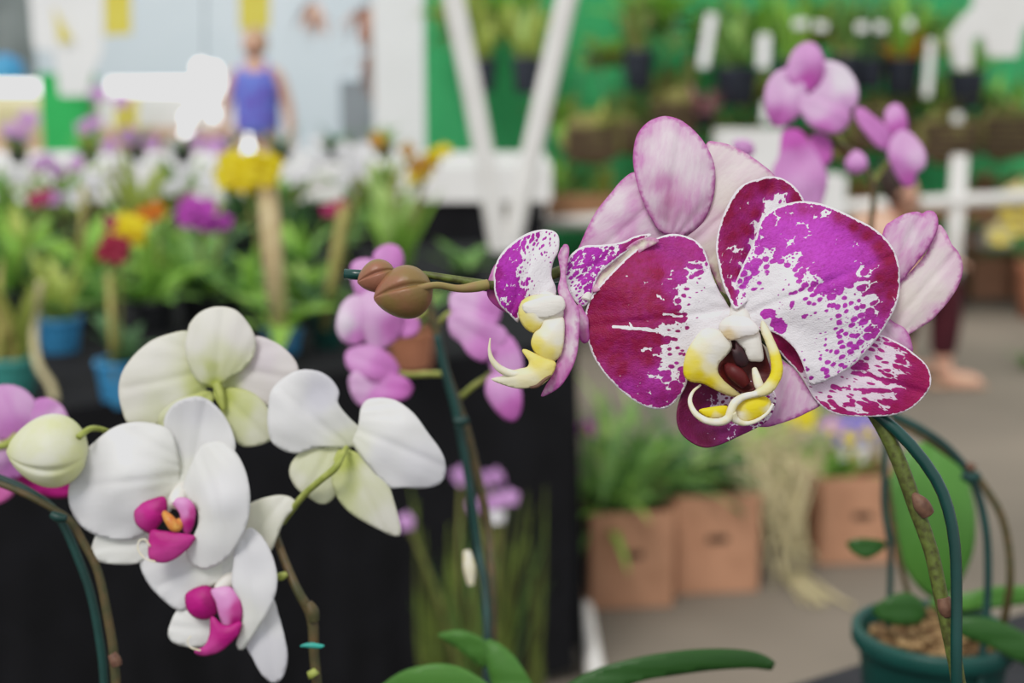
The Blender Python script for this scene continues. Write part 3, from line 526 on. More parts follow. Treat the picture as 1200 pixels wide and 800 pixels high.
# top flower from behind
w2 = blob2('flower', [(262,480,20,3),(258,462,22,5),(254,450,26,6)], 'stem_lime', white); w2['label'] = 'topmost white flower, seen from behind'
W_('petal', [(222,389),(200,391),(177,400),(157,417),(143,438),(139.5,460),(144,482),(153,497),(185,497),(212,482),(240,462),(238,440),(224,410)], 'cream', w2, 36, cup=-16, axis=(-1,.2), wav=2, paint=[(170,420,0,.1),(150,460,.04,.2),(200,470,.1,0),(235,455,.8,0),(190,480,.3,0)])
W_('petal', [(296,395),(322,401),(342,417),(349.5,433),(347,455),(335,472),(312,475),(285,462),(260,455),(276,420)], 'cream', w2, 36, cup=-14, axis=(1,.2), wav=2, paint=[(310,420,0,.8),(335,430,0,.5),(300,450,.1,.5),(265,452,.6,0)])
W_('sepal', [(220,390),(223,379),(235,366),(254,359.5),(275,363),(290,378),(299,396),(298,415),(286,432),(268,444),(252,454),(233,447),(221,428),(217,408)], 'cream', w2, 20, cup=-26, axis=(.1,-1), paint=[(250,375,0,.1),(230,400,0,.1),(280,390,0,.3),(255,415,.35,0),(248,430,.75,0),(265,432,.5,0),(235,435,.3,0),(252,450,1,0)])
W_('sepal', [(250,457),(272,454),(296,460),(314,478),(323,500),(318,515),(298,522.5),(280,520),(268,498),(258,478)], 'cream', w2, 30, cup=-12, axis=(.6,.6), paint=[(262,468,1,0),(285,480,.75,0),(280,500,.5,0),(305,490,.35,.1),(300,512,.2,0)])
W_('sepal', [(246,458),(228,462),(205,470),(186,488),(190,505),(212,505),(235,485),(250,470)], 'cream', w2, 28, cup=-10, paint=[(240,465,.9,0),(210,480,.4,0),(220,490,.7,0)])
# right flower from behind
w3 = stem('flower', [(331,612),(340,600),(356,580),(375,563),(392,549),(400,535),(406,524)], [.53,.525,.518,.512,.508,.511,.518], [3.6,3.8,4,4.2,4.4,4,3], M['stem_lime'], white); w3['label'] = 'right hand white flower turned away, with its lime pedicel'
W_('petal', [(406,526),(395,524),(372,524),(345,531),(320,519),(314,497),(315,475),(318,458),(331,444),(350,434),(371,434.5),(387,443),(397,458),(396,472),(408,488),(422,502),(424,516)], 'white', w3, 8, cup=-16, axis=(-.7,-.6), wav=3, ctrl=[(370,470,10),(330,480,-4)], paint=[(340,460,0,.1),(375,465,0,.8),(395,490,.2,.3),(350,510,.06,.2),(405,515,.5,.1)])
W_('petal', [(414,520),(420,500),(424,476),(436,467),(460,468),(483,483),(502,508),(517,529),(522.5,547),(517,565),(499,571.5),(474,571),(455,570),(434,548)], 'white', w3, 10, cup=-18, axis=(.9,.4), wav=2, paint=[(440,480,.04,0),(480,500,0,0),(490,540,0,.4),(450,530,.03,.3),(420,522,.3,0)])
W_('sepal', [(398,526),(418,530),(438,542),(454,564),(464,595),(470,622),(463,628),(436,616),(410,600),(394,580),(388,552)], 'cream', w3, 14, cup=-12, axis=(.5,1), paint=[(405,540,1,0),(410,570,.7,0),(430,580,.35,.1),(455,610,.05,.1),(400,575,.6,0),(435,555,.3,0)])
W_('sepal', [(398,526),(375,525),(355,528),(343,540),(339.5,556),(349,573),(364,584),(375,590),(386,588),(396,574),(400,550)], 'cream', w3, 16, cup=-10, axis=(-.5,1), paint=[(385,540,.5,0),(360,545,.4,0),(350,565,.2,.1),(378,580,.35,0)])
# ---- bud spray at far left
lb = D(140, 1120, .50); lb.z = TZ
lo_ = thing('moth_orchid', lb, 'arching green stem at far left carrying one cream bud and wired to a green stake', 'orchid')
stem('flower_stem', [(-60,548),(0,567),(32,580),(66,598),(84,612),(98,636),(112,662),(120,690),(126,722),(132,755),(134,780),(136,805),(140,930),(142,1110)], .52, [3.6,3.8,4,4.2,4.6,4.8,5,5.2,5.4,5.6,5.6,5.6,5.6,5.6], M['stem_brown'], lo_)
stem('stake', [(-60,542),(0,561),(30,574),(60,594),(76,618),(92,655),(106,695),(116,745),(122,800),(126,930),(128,1110)], .528, 5.2, M['stake_dull'], lo_)
stem('clip', [(60,602),(68,606),(78,607)], .512, [4,6,4], M['stake_dull'], lo_)
stem('node_sheath', [(131,766),(135,773),(137,780)], .515, [5,7,6], M['node'], lo_)
bb = bud('bud', D(8,529,.51), D(104,527,.515), 94*.51/F, M['bud_cream'], lo_, .9, 4, .10, -.5)
stem('pedicel', [(92,512),(104,503),(114,502),(125,505),(150,516),(190,540),(215,560)], [.505,.51,.515,.52,.54,.56,.56], [4,3.6,3.4,3.2,3,3,3], M['stem_lime'], bb)
pot(lo_, lb, .06, .09, M['pot_dark'], M['bark'])
# ---- pink flower behind the bud
d0 = .62; K = d0 / F
pb = D(-120, 1000, .62); pb.z = TZ
pl = thing('moth_orchid', pb, 'soft pink moth orchid cut by the left edge behind the cream bud', 'orchid')
pf = stem('flower', [(-60,560),(-20,530),(10,520),(22,512)], [.62]*4, [4,4,6,8], M['stem_lime'], pl)
petal('petal', [(-6,455),(12,451),(28,456),(40,468),(46,486),(40,505),(22,518),(0,515),(-20,490)], d0, M['pink2'], pf, sp=4, cup=-18, paint=[(0,470,.1,0),(30,470,.2,.2),(20,505,.5,0)])
petal('petal', [(36,474),(50,466),(66,470),(77,482),(80,500),(62,520),(40,520),(24,500)], d0, M['pink2'], pf, sp=4, cup=-14, paint=[(50,475,.5,0),(60,490,0,.2)])
petal('petal', [(-20,505),(0,508),(20,515),(34,535),(30,552),(14,562),(-10,560),(-30,540)], d0+.01, M['pink2'], pf, sp=4, cup=-14, paint=[(0,530,.0,.3),(15,550,.5,0)])
petal('sepal', [(20,530),(50,540),(76,552),(86,572),(78,582),(50,580),(20,565)], d0+.02, M['mag'], pf, sp=4, cup=-10, paint=[(50,560,.4,0)])
petal('sepal', [(-10,560),(8,560),(18,572),(10,585),(-10,590)], d0+.01, M['mag'], pf, sp=4, cup=-6, paint=[(0,570,0,.3)])
stem('flower_stem', [(-60,560),(-90,640),(-110,800),(-120,990)], .62, 5, M['stem_green'], pl)
pot(pl, pb, .05, .08, M['pot_dark'], M['bark'])
# ================================================================== MID PINK ORCHID (behind, centre)
d0 = .72; K = d0 / F
mb = D(572, 1060, .62); mb.z = TZ
mid = thing('moth_orchid', mb, 'blurred mauve pink moth orchid in the middle, its stem tied to a dark wire', 'orchid')
stem('flower_stem', [(500,345),(508,375),(514,400),(522,435),(535,470),(548,510),(560,560),(572,620),(576,680),(577,740),(575,805),(574,930),(572,1050)], [.72]*8+[.71,.70,.69,.65,.63], 5.4, M['stem_brown'], mid)
stem('stake', [(512,392),(520,430),(533,475),(543,525),(552,580),(560,640),(568,690),(571,740),(570,805),(568,930),(566,1050)], [.71]*6+[.70,.69,.68,.64,.62], 5.2, M['stake_dull'], mid)
stem('clip', [(532,492),(541,494),(549,491)], .70, [4,6,4], M['stake_dull'], mid)
stem('clip', [(562,758),(572,760),(581,758)], .68, [4,6,4], M['clip'], mid)
stem('node_sheath', [(547,645),(550,665),(552,685)], .69, [4,7,4], M['tendril'], mid)
def F_(parent, mat, pts, dz=0, cup=-16, paint=None): return petal('petal', pts, d0 + K*dz, M[mat], parent, sp=4.5, cup=cup*.6, paint=paint, wav=4)
def mf(ped, lab, mat='stem_lime'):
    f = stem('flower', ped, .735, [3.4]*len(ped), M[mat], mid); f['label'] = lab; return f
g = mf([(503,362),(488,372),(470,375),(452,378)], 'upper left pink flower')
F_(g, 'pink', [(437,300),(445,290),(456,286),(468,290),(473,302),(470,316),(455,325),(442,318)], 4, paint=[(450,300,.2,0),(465,300,.4,0)])
F_(g, 'pink', [(412,310),(424,303),(438,306),(446,322),(444,340),(430,350),(418,346),(412,328)], 4, paint=[(425,320,.2,.1)])
F_(g, 'pink', [(424,345),(442,340),(462,352),(473,368),(472,388),(460,402),(440,410),(424,396),(418,368)], -4, paint=[(440,360,.1,.3),(460,385,.5,0),(430,390,.2,.4)])
F_(g, 'pink', [(400,358),(414,346),(428,350),(436,372),(430,396),(416,404),(402,400),(394,384)], -8, paint=[(405,380,0,.9),(425,370,.2,.3),(420,395,.3,0)])
F_(g, 'pink', [(455,370),(475,368),(492,376),(488,392),(470,396),(455,390)], 2, paint=[(470,380,.4,0)])
g = mf([(520,438),(500,438),(480,439),(465,437)], 'lower left pink flower')
F_(g, 'pink', [(406,412),(420,405),(440,406),(458,416),(468,432),(460,446),(440,448),(418,440),(406,428)], -4, paint=[(420,415,.2,.1),(450,430,.5,0)])
F_(g, 'pink', [(410,440),(426,432),(448,436),(470,440),(484,452),(478,466),(462,470),(450,468),(432,478),(418,472),(410,456)], -8, paint=[(425,455,.1,.4),(465,455,.7,0),(440,465,.5,0)])
g = mf([(540,465),(555,452),(570,442),(584,430)], 'lower right pink flower')
F_(g, 'pink', [(574,395),(588,390),(602,398),(612,420),(611,440),(598,448),(580,440),(572,420)], 0, paint=[(590,400,.3,0),(600,430,.1,.2)])
F_(g, 'pink', [(572,442),(586,436),(602,442),(611,458),(611,480),(603,493),(590,490),(577,476),(569,460)], -4, paint=[(585,455,.1,.1),(602,480,.7,0)])
g = mf([(510,385),(520,372),(535,362),(548,358)], 'upper right pink flower')
F_(g, 'pink', [(528,345),(545,338),(565,338),(580,346),(588,362),(582,380),(562,388),(542,382),(529,366)], -4, paint=[(545,355,0,.3),(575,360,.3,0)])
F_(g, 'pink', [(526,370),(545,366),(565,376),(590,384),(594,400),(580,414),(566,424),(550,416),(540,402),(528,392)], -8, paint=[(540,380,.1,.3),(570,405,.4,0),(585,395,.2,.1)])
def L_(parent, pts, d, mat='leaf_dark', name='leaf', axis=(1, 0), cup=-20, k=None): return petal(name, pts, d, M[mat], parent, sp=6, cup=cup, thick=.0016, axis=axis)
M['leafsheet'] = petal_mat('glossy orchid leaf', '#4d8034', '#7fae52', '#2c5420', veins=.12, trans=.1, rough=.35, axis=10)
M['leafsheet_dark'] = petal_mat('dark glossy leaf', '#2b5320', '#41702f', '#1e3d18', veins=.12, trans=.1, rough=.35, axis=10)
L_(mid, [(440,812),(452,799),(470,787),(492,780),(515,777),(538,781),(556,790),(574,805),(572,830),(520,815),(480,812)], .60, 'leafsheet')
L_(mid, [(513,744),(526,739),(542,738),(560,745),(570,752),(572,768),(568,782),(552,772),(532,756)], .66, 'leafsheet')
L_(mid, [(568,752),(582,752),(600,766),(614,785),(625,808),(620,840),(590,830),(576,800)], .62, 'leafsheet')
L_(mid, [(640,820),(672,797),(700,783),(742,771),(782,764),(820,760),(860,760),(890,765),(908,776),(904,784),(878,782),(830,785),(780,792),(735,803),(700,830)], .60, 'leafsheet_dark')
pot(mid, mb, .055, .075, M['pot_teal'], M['bark'])
# ================================================================== ORCHID IN THE TEAL POT (right) with the pink flowers above
d0 = .86; K = d0 / F
pc = D(1094, 742, .84); pr = 92 * .84 / F
base = Vector((pc.x, pc.y, TZ)); hgt = pc.z - TZ + .004
tp = thing('moth_orchid', base, 'blurred pink moth orchid in a teal pot behind the speckled orchid', 'orchid')
pot(tp, base, pr, hgt, M['pot_teal'], M['bark'])
bm = bmesh.new(); rr = random.Random(5)
for i in range(60):
    a = rr.uniform(0, 6.28); q = base + Vector((math.cos(a)*rr.uniform(0, pr*.8), math.sin(a)*rr.uniform(0, pr*.8), hgt*.9 + rr.uniform(0, .006)))
    box(bm, q, (rr.uniform(.006, .018), .004, .003), rr.uniform(0, 3), rr.uniform(-.4, .4))
bmobj('bark_chips', bm, plain('bark chips', '#a3875c', '#5f4228', 200, rough=.9), tp, smooth=False)
stem('flower_stem', [(930,150),(960,160),(990,172),(1012,190),(1024,225),(1020,270),(1016,330),(1018,400),(1030,455),(1049,492),(1080,510),(1110,530),(1140,553),(1160,580),(1174,605),(1182,640),(1184,680),(1178,720),(1168,760),(1160,790)], [.92,.92,.92,.9,.9,.9,.9,.88,.86,.84]+[.82]*6+[.82,.83,.84,.84], [3]*4+[4]*6+[4.6]*10, M['stem_brown'], tp)
stem('stake', [(1046,486),(1080,503),(1110,524),(1134,552),(1148,585),(1156,625),(1158,670),(1156,720),(1151,770),(1148,810)], .80, 4.8, M['stake_dull'], tp)
stem('stake', [(1040,500),(1037,540),(1036,595),(1043,640),(1043,690),(1040,735)], .84, 3.6, M['stake_dull'], tp)
stem('flower_stem', [(1040,560),(1046,610),(1054,655),(1066,700)], .86, 3.4, M['stem_brown'], tp)
stem('clip', [(1128,556),(1138,560),(1148,556)], .79, [5,7,5], M['stake_dull'], tp)
stem('node_sheath', [(1134,544),(1140,549)], .79, [4,6], M['node'], tp)
L_(tp, [(1080,519),(1098,520),(1116,533),(1130,553),(1140,585),(1143,615),(1140,645),(1128,676),(1112,696),(1097,702),(1078,690),(1062,668),(1048,635),(1040,594),(1043,560),(1058,532)], .88, 'leafsheet', axis=(0,1))
L_(tp, [(1022,714),(1034,703),(1052,695),(1068,695),(1082,706),(1084,722),(1074,731),(1050,732),(1032,726)], .82, 'leafsheet_dark')
L_(tp, [(1090,704),(1110,698),(1135,694),(1158,688),(1190,686),(1240,690),(1240,708),(1200,708),(1165,712),(1130,716),(1100,716)], .86, 'leafsheet')
L_(tp, [(1100,724),(1128,722),(1160,724),(1190,736),(1230,760),(1230,790),(1195,776),(1160,758),(1125,744)], .80, 'leafsheet_dark')
bd = petal('leaf', [(992,636),(1004,631),(1020,631),(1038,635),(1034,645),(1016,654),(1000,648)], .84, M['leafsheet_dark'], tp, sp=4, cup=-14)
def tf(pts, lab, mat='stem_lime'):
    f = stem('flower', pts, .925, 3.2, M[mat], tp); f['label'] = lab; return f
d0 = .90; K = d0 / F
g = tf([(990,172),(975,150),(958,125),(948,112)], 'large pink flower at the top')
F_(g, 'pink', [(922,92),(924,72),(932,57),(946,49.5),(958,54),(966,70),(965,90),(955,105),(940,108)], 0, paint=[(945,60,.2,.1),(945,95,1,0),(930,80,.2,.2)])
F_(g, 'pink', [(926,80),(910,84),(900,96),(896,114),(899,136),(910,149),(926,144),(940,130),(946,110),(938,92)], 4, paint=[(905,110,.2,.3),(925,100,.1,.4),(910,138,.7,0)])
F_(g, 'pink', [(958,74),(975,72),(992,80),(1004,98),(1005,118),(994,132),(975,132),(955,120),(948,100)], 4, paint=[(985,95,0,1),(965,100,.2,.4),(990,125,.2,.3)])
F_(g, 'pink', [(940,112),(958,114),(980,124),(996,132),(994,146),(982,156),(962,154),(946,144),(937,128)], -4, paint=[(960,130,.1,.4),(965,148,.6,0),(985,140,.3,.1)])
g = tf([(985,185),(970,175),(950,172),(935,176)], 'pink flower below, seen side on')
F_(g, 'pink', [(916,156),(926,151),(938,153),(950,168),(962,188),(970,208),(966,232),(955,250),(935,246),(915,222),(904,202),(912,182)], 0, paint=[(925,160,1.2,0),(925,190,.4,.1),(940,220,.2,.2),(955,200,.3,.1)])
F_(g, 'pink', [(950,160),(964,157),(974,168),(974,188),(964,196),(952,184)], 10, paint=[(962,175,.8,0)])
g = tf([(1022,215),(1036,196),(1048,184),(1058,175)], 'pink flower on the right, drooping')
F_(g, 'pink', [(1002,128),(1010,126),(1024,136),(1038,148),(1045,164),(1040,176),(1028,172),(1014,156),(1004,142)], 4, paint=[(1020,145,.4,0)])
F_(g, 'pink', [(1037,132),(1044,123),(1053,122),(1061,132),(1064,150),(1058,162),(1046,160),(1038,148)], 8, paint=[(1045,130,.2,.1),(1054,150,.8,0)])
F_(g, 'pink', [(1046,160),(1058,152),(1072,160),(1084,178),(1084,196),(1074,204),(1072,216),(1062,220),(1054,212),(1046,198),(1040,180)], 0, paint=[(1060,170,.2,.2),(1075,185,.1,.4),(1065,210,.8,0),(1050,195,.3,0)])
bud('bud', D(1004,176,.9), D(1003,204,.9), 26*K, M['pink'], tp)
bud('bud', D(858,166,.92), D(884,180,.92), 22*K, M['pink2'], tp)
# ================================================================== SETTING
def smat(name, c, c2, scale, rough=.8, bump=.002, **k): return plain(name, c, c2, scale, rough=rough, bump=bump, **k)
fl = quadobj('floor', [(-14, -1, 0), (12, -1, 0), (12, 22, 0), (-14, 22, 0)], smat('worn concrete', '#7f7568', '#6a6257', 1.1, .85, .0, detail=8)); tag(fl, kind='structure')
wl = quadobj('wall_back', [(-14, 14, 0), (12, 14, 0), (12, 14, 6), (-14, 14, 6)], smat('pale blue sheet wall', '#dce9f1', '#cbdbe5', .6, .7, 0)); tag(wl, kind='structure')
# near black table
a_ = PZ(930, 802, TZ); b_ = PZ(1200, 718, TZ); dirv = (b_ - a_).normalized(); A_ = a_ - dirv*.9; B_ = b_ + dirv*.5
M['cloth'] = plain('black tablecloth', '#121216', '#0b0b0e', 12, rough=.9, spec=.15)
bm = bmesh.new()
for z0, z1 in ((TZ-.03, TZ),):
    q = [bm.verts.new((x, y, z)) for z in (z0, z1) for x, y in ((A_.x, .12), (B_.x, .12), (B_.x, B_.y), (A_.x, A_.y))]
    bm.faces.new(q[3::-1]); bm.faces.new(q[4:])
    for i in range(4): bm.faces.new((q[i], q[(i+1) % 4], q[4+(i+1) % 4], q[4+i]))
nt = thing('display_table', (0, .5, 0), 'black covered display table under the near orchids', 'table')
bmobj('tabletop', bm, plain('matte black top', '#26252a', '#1b1a1f', 30, rough=.75), nt, smooth=False)
M['steel'] = plain('grey steel', '#5a5a5c', '#4a4a4c', 30, rough=.5, metal=.3)
for x in (A_.x+.06, B_.x-.06):
    for y in (.2, A_.y-.06 if x < 0 else B_.y-.08): boxobj('leg', (x, y, (TZ-.03)/2), (.04, .04, TZ-.03), M['steel'], nt)
# big black table at left
T2 = .74; FR = PZ(676, 404, T2); FL = PZ(0, 497, T2); dv = (FL-FR).normalized(); FL = FR + dv*2.9
nrm = Vector((-dv.y, dv.x, 0));  nrm = nrm if nrm.y > 0 else -nrm
BR = FR + Vector((.0, 2.0, 0)) ; BL = FL + Vector((-.3, 2.6, 0))
lt = thing('display_table', ((FR+BL)/2).to_2d().to_3d(), 'long black clothed table at left crowded with potted orchids', 'table')
quadobj('tabletop', [FL, FR, BR, BL], M['cloth'], lt, thick=.02)
def drape(name, a, b, zt, zb, amp, waves, mat, parent, out):
    fn = lambda u, v: (out[0]*amp*(1-v)*(.8*math.sin(u*waves)+.5*math.sin(u*waves*2.3+1)) + out[0]*.01*(1-v), out[1]*amp*(1-v)*(math.sin(u*waves)+.5*math.sin(u*waves*2.3+1)), 0)
    a2, b2 = Vector((a.x, a.y, zb)), Vector((b.x, b.y, zb))
    return quadobj(name, [a2, b2, Vector((b.x, b.y, zt)), Vector((a.x, a.y, zt))], mat, parent, 160, 8, fn)
drape('cloth_front', FL, FR, T2, .03, .022, 95, M['cloth'], lt, (-.1, -1))
drape('cloth_side', FR, BR, T2, .03, .018, 60, M['cloth'], lt, (1, 0))
for q in (FL, FR, BR, BL):
    c_ = (FL+FR+BR+BL)/4; p = q + (c_-q)*.06; boxobj('leg', (p.x, p.y, .36), (.04, .04, .72), M['steel'], lt)
# ================================================================== BACKGROUND materials
M['lf_bright'] = plain('bright leaf', '#a0cc55', '#7fb045', 12, rough=.5, trans=.35)
M['lf_green'] = plain('green leaf', '#80a854', '#5c8a44', 12, rough=.5, trans=.3)
M['lf_dark'] = plain('deep green leaf', '#5a8150', '#40653c', 12, rough=.5, trans=.25)
M['lf_yellow'] = plain('yellow green leaf', '#bcc864', '#98aa4c', 12, rough=.5, trans=.35)
M['lf_pale'] = plain('pale green leaf', '#c2dc8c', '#a8c86c', 12, rough=.5, trans=.35)
M['lf_olive'] = plain('olive leaf', '#9a9a58', '#787c40', 14, rough=.6, trans=.25)
M['pot_blue'] = plain('blue plastic pot', '#3f8fc0', '#3580b0', 20, rough=.4)
M['pot_aqua'] = plain('aqua plastic pot', '#4a9c92', '#3c8a80', 20, rough=.4)
M['terracotta'] = plain('terracotta', '#b8795c', '#a0664a', 20, rough=.8)
M['pot_navy'] = plain('dark nursery pot', '#2b3140', '#22262f', 20, rough=.55)
M['wood'] = plain('pale wood stake', '#c9b48c', '#b39c72', 40, rough=.7)
M['cane'] = plain('yellowish cane', '#a8a05c', '#8a8044', 40, rough=.6)
M['f_yellow'] = plain('yellow bloom', '#f0dc20', '#e0c414', 60, rough=.5, trans=.3)
M['f_orange'] = plain('orange bloom', '#e08a28', '#c86a1c', 60, rough=.5, trans=.3)
M['f_red'] = plain('dark red bloom', '#b0284a', '#8c1c38', 60, rough=.5, trans=.3)
M['f_magenta'] = plain('magenta bloom', '#c64fc4', '#a838a4', 60, rough=.5, trans=.3)
M['f_crimson'] = plain('crimson bloom', '#bc2f6c', '#9c2458', 60, rough=.5, trans=.3)
M['f_mauve'] = plain('mauve bloom', '#d3a4d8', '#bf8ac6', 60, rough=.5, trans=.3)
M['f_white'] = plain('white bloom', '#f0eef0', '#e2e0e4', 60, rough=.5, trans=.3)
M['f_blue'] = plain('violet blue bloom', '#6a5cc0', '#9a90d8', 60, rough=.5, trans=.3)
M['f_gold'] = plain('golden brown bloom', '#c8962c', '#a87424', 60, rough=.5, trans=.3)
M['white_paint'] = plain('white painted surface', '#f0efec', '#e6e4e0', 4, rough=.5)
M['pvc'] = plain('white plastic pipe', '#efece6', '#e2ded8', 10, rough=.4)
M['kraft'] = plain('kraft cardboard', '#b8886a', '#a87a5e', 16, rough=.85)
M['kraft_dark'] = plain('dark cut hole', '#3a2a20', '#2c2018', 30, rough=.9)
M['tray'] = plain('brown tray', '#9a7250', '#7e5c40', 10, rough=.8)
M['moss'] = plain('brown moss', '#8e8a4c', '#66603a', 30, rough=.95, bump=.02)
M['root_pale'] = plain('pale dry root', '#cfc49c', '#b0a47a', 60, rough=.8)
M['tagw'] = plain('white plastic tag', '#f4f4f2', '#eaeae8', 10, rough=.5)
SOIL = M['bark']; RS = random.Random(11)
def dep(p): return (Vector(p) - CAMP).dot(FWD)
def pxm(p, n): return n * dep(p) / F            # n picture px at p -> metres
def plant(label, px, py, pot_=None, leaves=None, flowers=(), stake=None, z=None, Y=None, cat='potted plant', name='potted_orchid', group=None, extra=None):
    """pot_: (width px, height px, material); leaves: list of (n, len px, wid px, mat, rise, droop); flowers: (px,py,size px,mat)"""
    p = PZ(px, py, T2 if z is None else z) if Y is None else PY(px, py, Y)
    t = thing(name, p, label, cat, group); top = p.copy()
    if pot_:
        w, h, m = pot_; r = pxm(p, w)/2; hh = pxm(p, h); pot(t, p, r, hh, M[m], SOIL, seg=28); top = p + Vector((0, 0, hh*.9))
    for (n, L, W, m, rise, droop) in (leaves or []):
        foliage(t, top, n, pxm(p, L), pxm(p, W), M[m], spread=pxm(p, (pot_[0] if pot_ else 20)*.22), rise=rise, droop=droop, rnd=RS)
    if stake:
        (x1, y1, w, m) = stake; q = PY(x1, y1, p.y-.05); tube('stake', [top + Vector((0, -.03, -.02)), q], pxm(p, w)/2, M[m], t, 10)
    for fl_ in flowers:
        x, y, s, m = fl_[:4]; q = PY(x, y, p.y - .03 + RS.uniform(-.05, .03)); mid_ = (top + q)/2 + Vector((RS.uniform(-.03, .03), 0, .04))
        st_ = tube('flower_stem', [top - Vector((0, 0, .01)), mid_, q + Vector((0, .02, -.01))], pxm(p, 2.2), M['lf_olive'], t, 8)
        nf = 4 if s > 34 else (2 if s > 24 else 1)
        for k in range(nf):
            a = 6.28*k/nf + .5; rr = pxm(q, s)*(.27 if nf > 1 else 0)
            orchid_bloom(t, q + Vector((math.cos(a)*rr, RS.uniform(-.01, .01), math.sin(a)*rr*.8)), (RS.uniform(-.6, .6), -1, RS.uniform(-.2, .3)), pxm(q, s)*(.78 if nf > 1 else 1.1), M[m], M[m], rnd=RS)
    if extra: extra(t, p, top)
    return t
UP_ = (1.0, 1.5); MIDR = (.5, 1.3); LO = (.3, .9)
# ------------------------------------------------------------------ plants on the left table
plant('orchid in a blue pot with upright light green leaves, front left of the table', 71, 417, (54, 46, 'pot_blue'), [(7, 105, 22, 'lf_yellow', UP_, (.2, .8)), (5, 80, 20, 'lf_green', MIDR, (.3, 1))])
plant('orchid with yellow and dark red blooms in a blue pot near the table edge', 142, 474, (56, 54, 'pot_blue'), [(6, 80, 28, 'lf_dark', MIDR, (.3, 1.1))], [(150, 270, 40, 'f_yellow'), (132, 292, 36, 'f_red'), (128, 262, 18, 'f_crimson')], (128, 322, 8, 'cane'))
def aerial(t, p, top):
    tube('aerial_root', [PY(48, 330, p.y), PY(40, 385, p.y), PY(44, 425, p.y-.03), PY(60, 452, p.y-.04), PY(64, 470, p.y-.05)], pxm(p, 4.5), M['root_pale'], t, 8)
plant('orchid in an aqua pot with olive leaves and a pale hanging root', 14, 468, (66, 52, 'pot_aqua'), [(7, 110, 20, 'lf_yellow', UP_, (.1, .7)), (4, 120, 18, 'cane', UP_, (.1, .4))], extra=aerial)
plant('bright green cattleya under the orange bloom', 182, 392, (50, 42, 'pot_dark'), [(8, 105, 28, 'lf_bright', MIDR, (.2, 1.2)), (6, 70, 24, 'lf_green', LO, (.3, 1))], [(177, 250, 34, 'f_orange')])
plant('leafy orchid with a large magenta bloom', 236, 382, (50, 40, 'pot_dark'), [(8, 110, 26, 'lf_green', MIDR, (.2, 1.2)), (6, 80, 26, 'lf_bright', LO, (.2, 1))], [(230, 250, 42, 'f_magenta'), (255, 262, 30, 'f_magenta')])
plant('orchid with a thick wooden stake and clustered yellow blooms in a small blue pot', 332, 418, (46, 34, 'pot_blue'), [(7, 110, 26, 'lf_bright', (.4, 1.0), (.3, 1.2)), (3, 100, 24, 'lf_dark', (.6, 1.0), (.0, .4))], [(280, 202, 52, 'f_yellow'), (306, 198, 44, 'f_yellow'), (292, 214, 30, 'f_yellow')], (312, 205, 22, 'wood'))
plant('small orchid in a dark teal pot with one crimson bloom on a cane', 384, 412, (44, 46, 'pot_teal'), [(7, 60, 18, 'lf_dark', UP_, (.2, 1)), (4, 70, 18, 'lf_green', MIDR, (.2, 1))], [(392, 244, 26, 'f_crimson')], (403, 240, 12, 'cane'))
plant('small plant in a terracotta pot behind the pink orchid', 482, 432, (62, 50, 'terracotta'), [(8, 70, 22, 'lf_green', MIDR, (.3, 1.2)), (4, 90, 16, 'lf_yellow', UP_, (.1, .5))])
plant('tall pale leaved orchid with golden blooms', 465, 345, (44, 34, 'pot_dark'), [(6, 135, 34, 'lf_pale', (1.1, 1.5), (.0, .5)), (4, 110, 30, 'lf_bright', MIDR, (.1, .6))], [(497, 192, 34, 'f_gold'), (514, 180, 26, 'f_yellow'), (492, 205, 26, 'f_yellow'), (442, 165, 22, 'f_gold'), (478, 176, 20, 'f_gold')])
plant('low leafy plant at the back edge beside the white pipes', 545, 345, (40, 30, 'pot_dark'), [(9, 70, 18, 'lf_green', LO, (.2, 1))])
plant('dense green orchid cut by the left edge', 18, 378, (46, 40, 'pot_dark'), [(9, 110, 26, 'lf_green', MIDR, (.2, 1.2)), (5, 90, 24, 'lf_bright', UP_, (.1, .8))], [(48, 232, 26, 'f_crimson')])
plant('broad leaved orchid with one long pale cane', 100, 352, (44, 36, 'pot_dark'), [(8, 95, 34, 'lf_bright', MIDR, (.3, 1.2)), (5, 80, 28, 'lf_green', LO, (.3, 1))], [(62, 232, 20, 'f_mauve')], (98, 218, 8, 'cane'))
plant('dark green orchid clump beside the wooden stake', 278, 372, (46, 36, 'pot_dark'), [(10, 90, 22, 'lf_dark', MIDR, (.2, 1.1)), (6, 80, 22, 'lf_green', LO, (.2, 1))])
plant('fine leaved green plant left of the crimson bloom', 352, 352, (40, 32, 'pot_dark'), [(8, 110, 18, 'lf_green', MIDR, (.2, 1.2)), (4, 90, 18, 'lf_bright', UP_, (.2, .8))])
plant('bushy orchid behind the orange bloom', 195, 335, (40, 30, 'pot_dark'), [(9, 85, 20, 'lf_green', MIDR, (.2, 1.2))], [(205, 218, 26, 'f_white')])
plant('bushy orchid behind the yellow and red blooms', 135, 322, (40, 30, 'pot_dark'), [(9, 80, 22, 'lf_dark', MIDR, (.2, 1.2))], [(98, 228, 34, 'f_white'), (108, 212, 24, 'f_white')])
plant('slender orchid with mauve blooms at the far left', 45, 318, (40, 30, 'pot_dark'), [(8, 95, 20, 'lf_green', UP_, (.2, 1))], [(50, 190, 26, 'f_mauve'), (88, 192, 24, 'f_mauve'), (66, 200, 20, 'f_mauve')])
plant('dull green orchid behind the magenta bloom', 250, 330, (38, 30, 'pot_dark'), [(9, 80, 18, 'lf_dark', MIDR, (.2, 1.2)), (5, 80, 16, 'lf_yellow', UP_, (.1, .6))], [(218, 200, 26, 'f_white'), (240, 212, 22, 'f_white')])
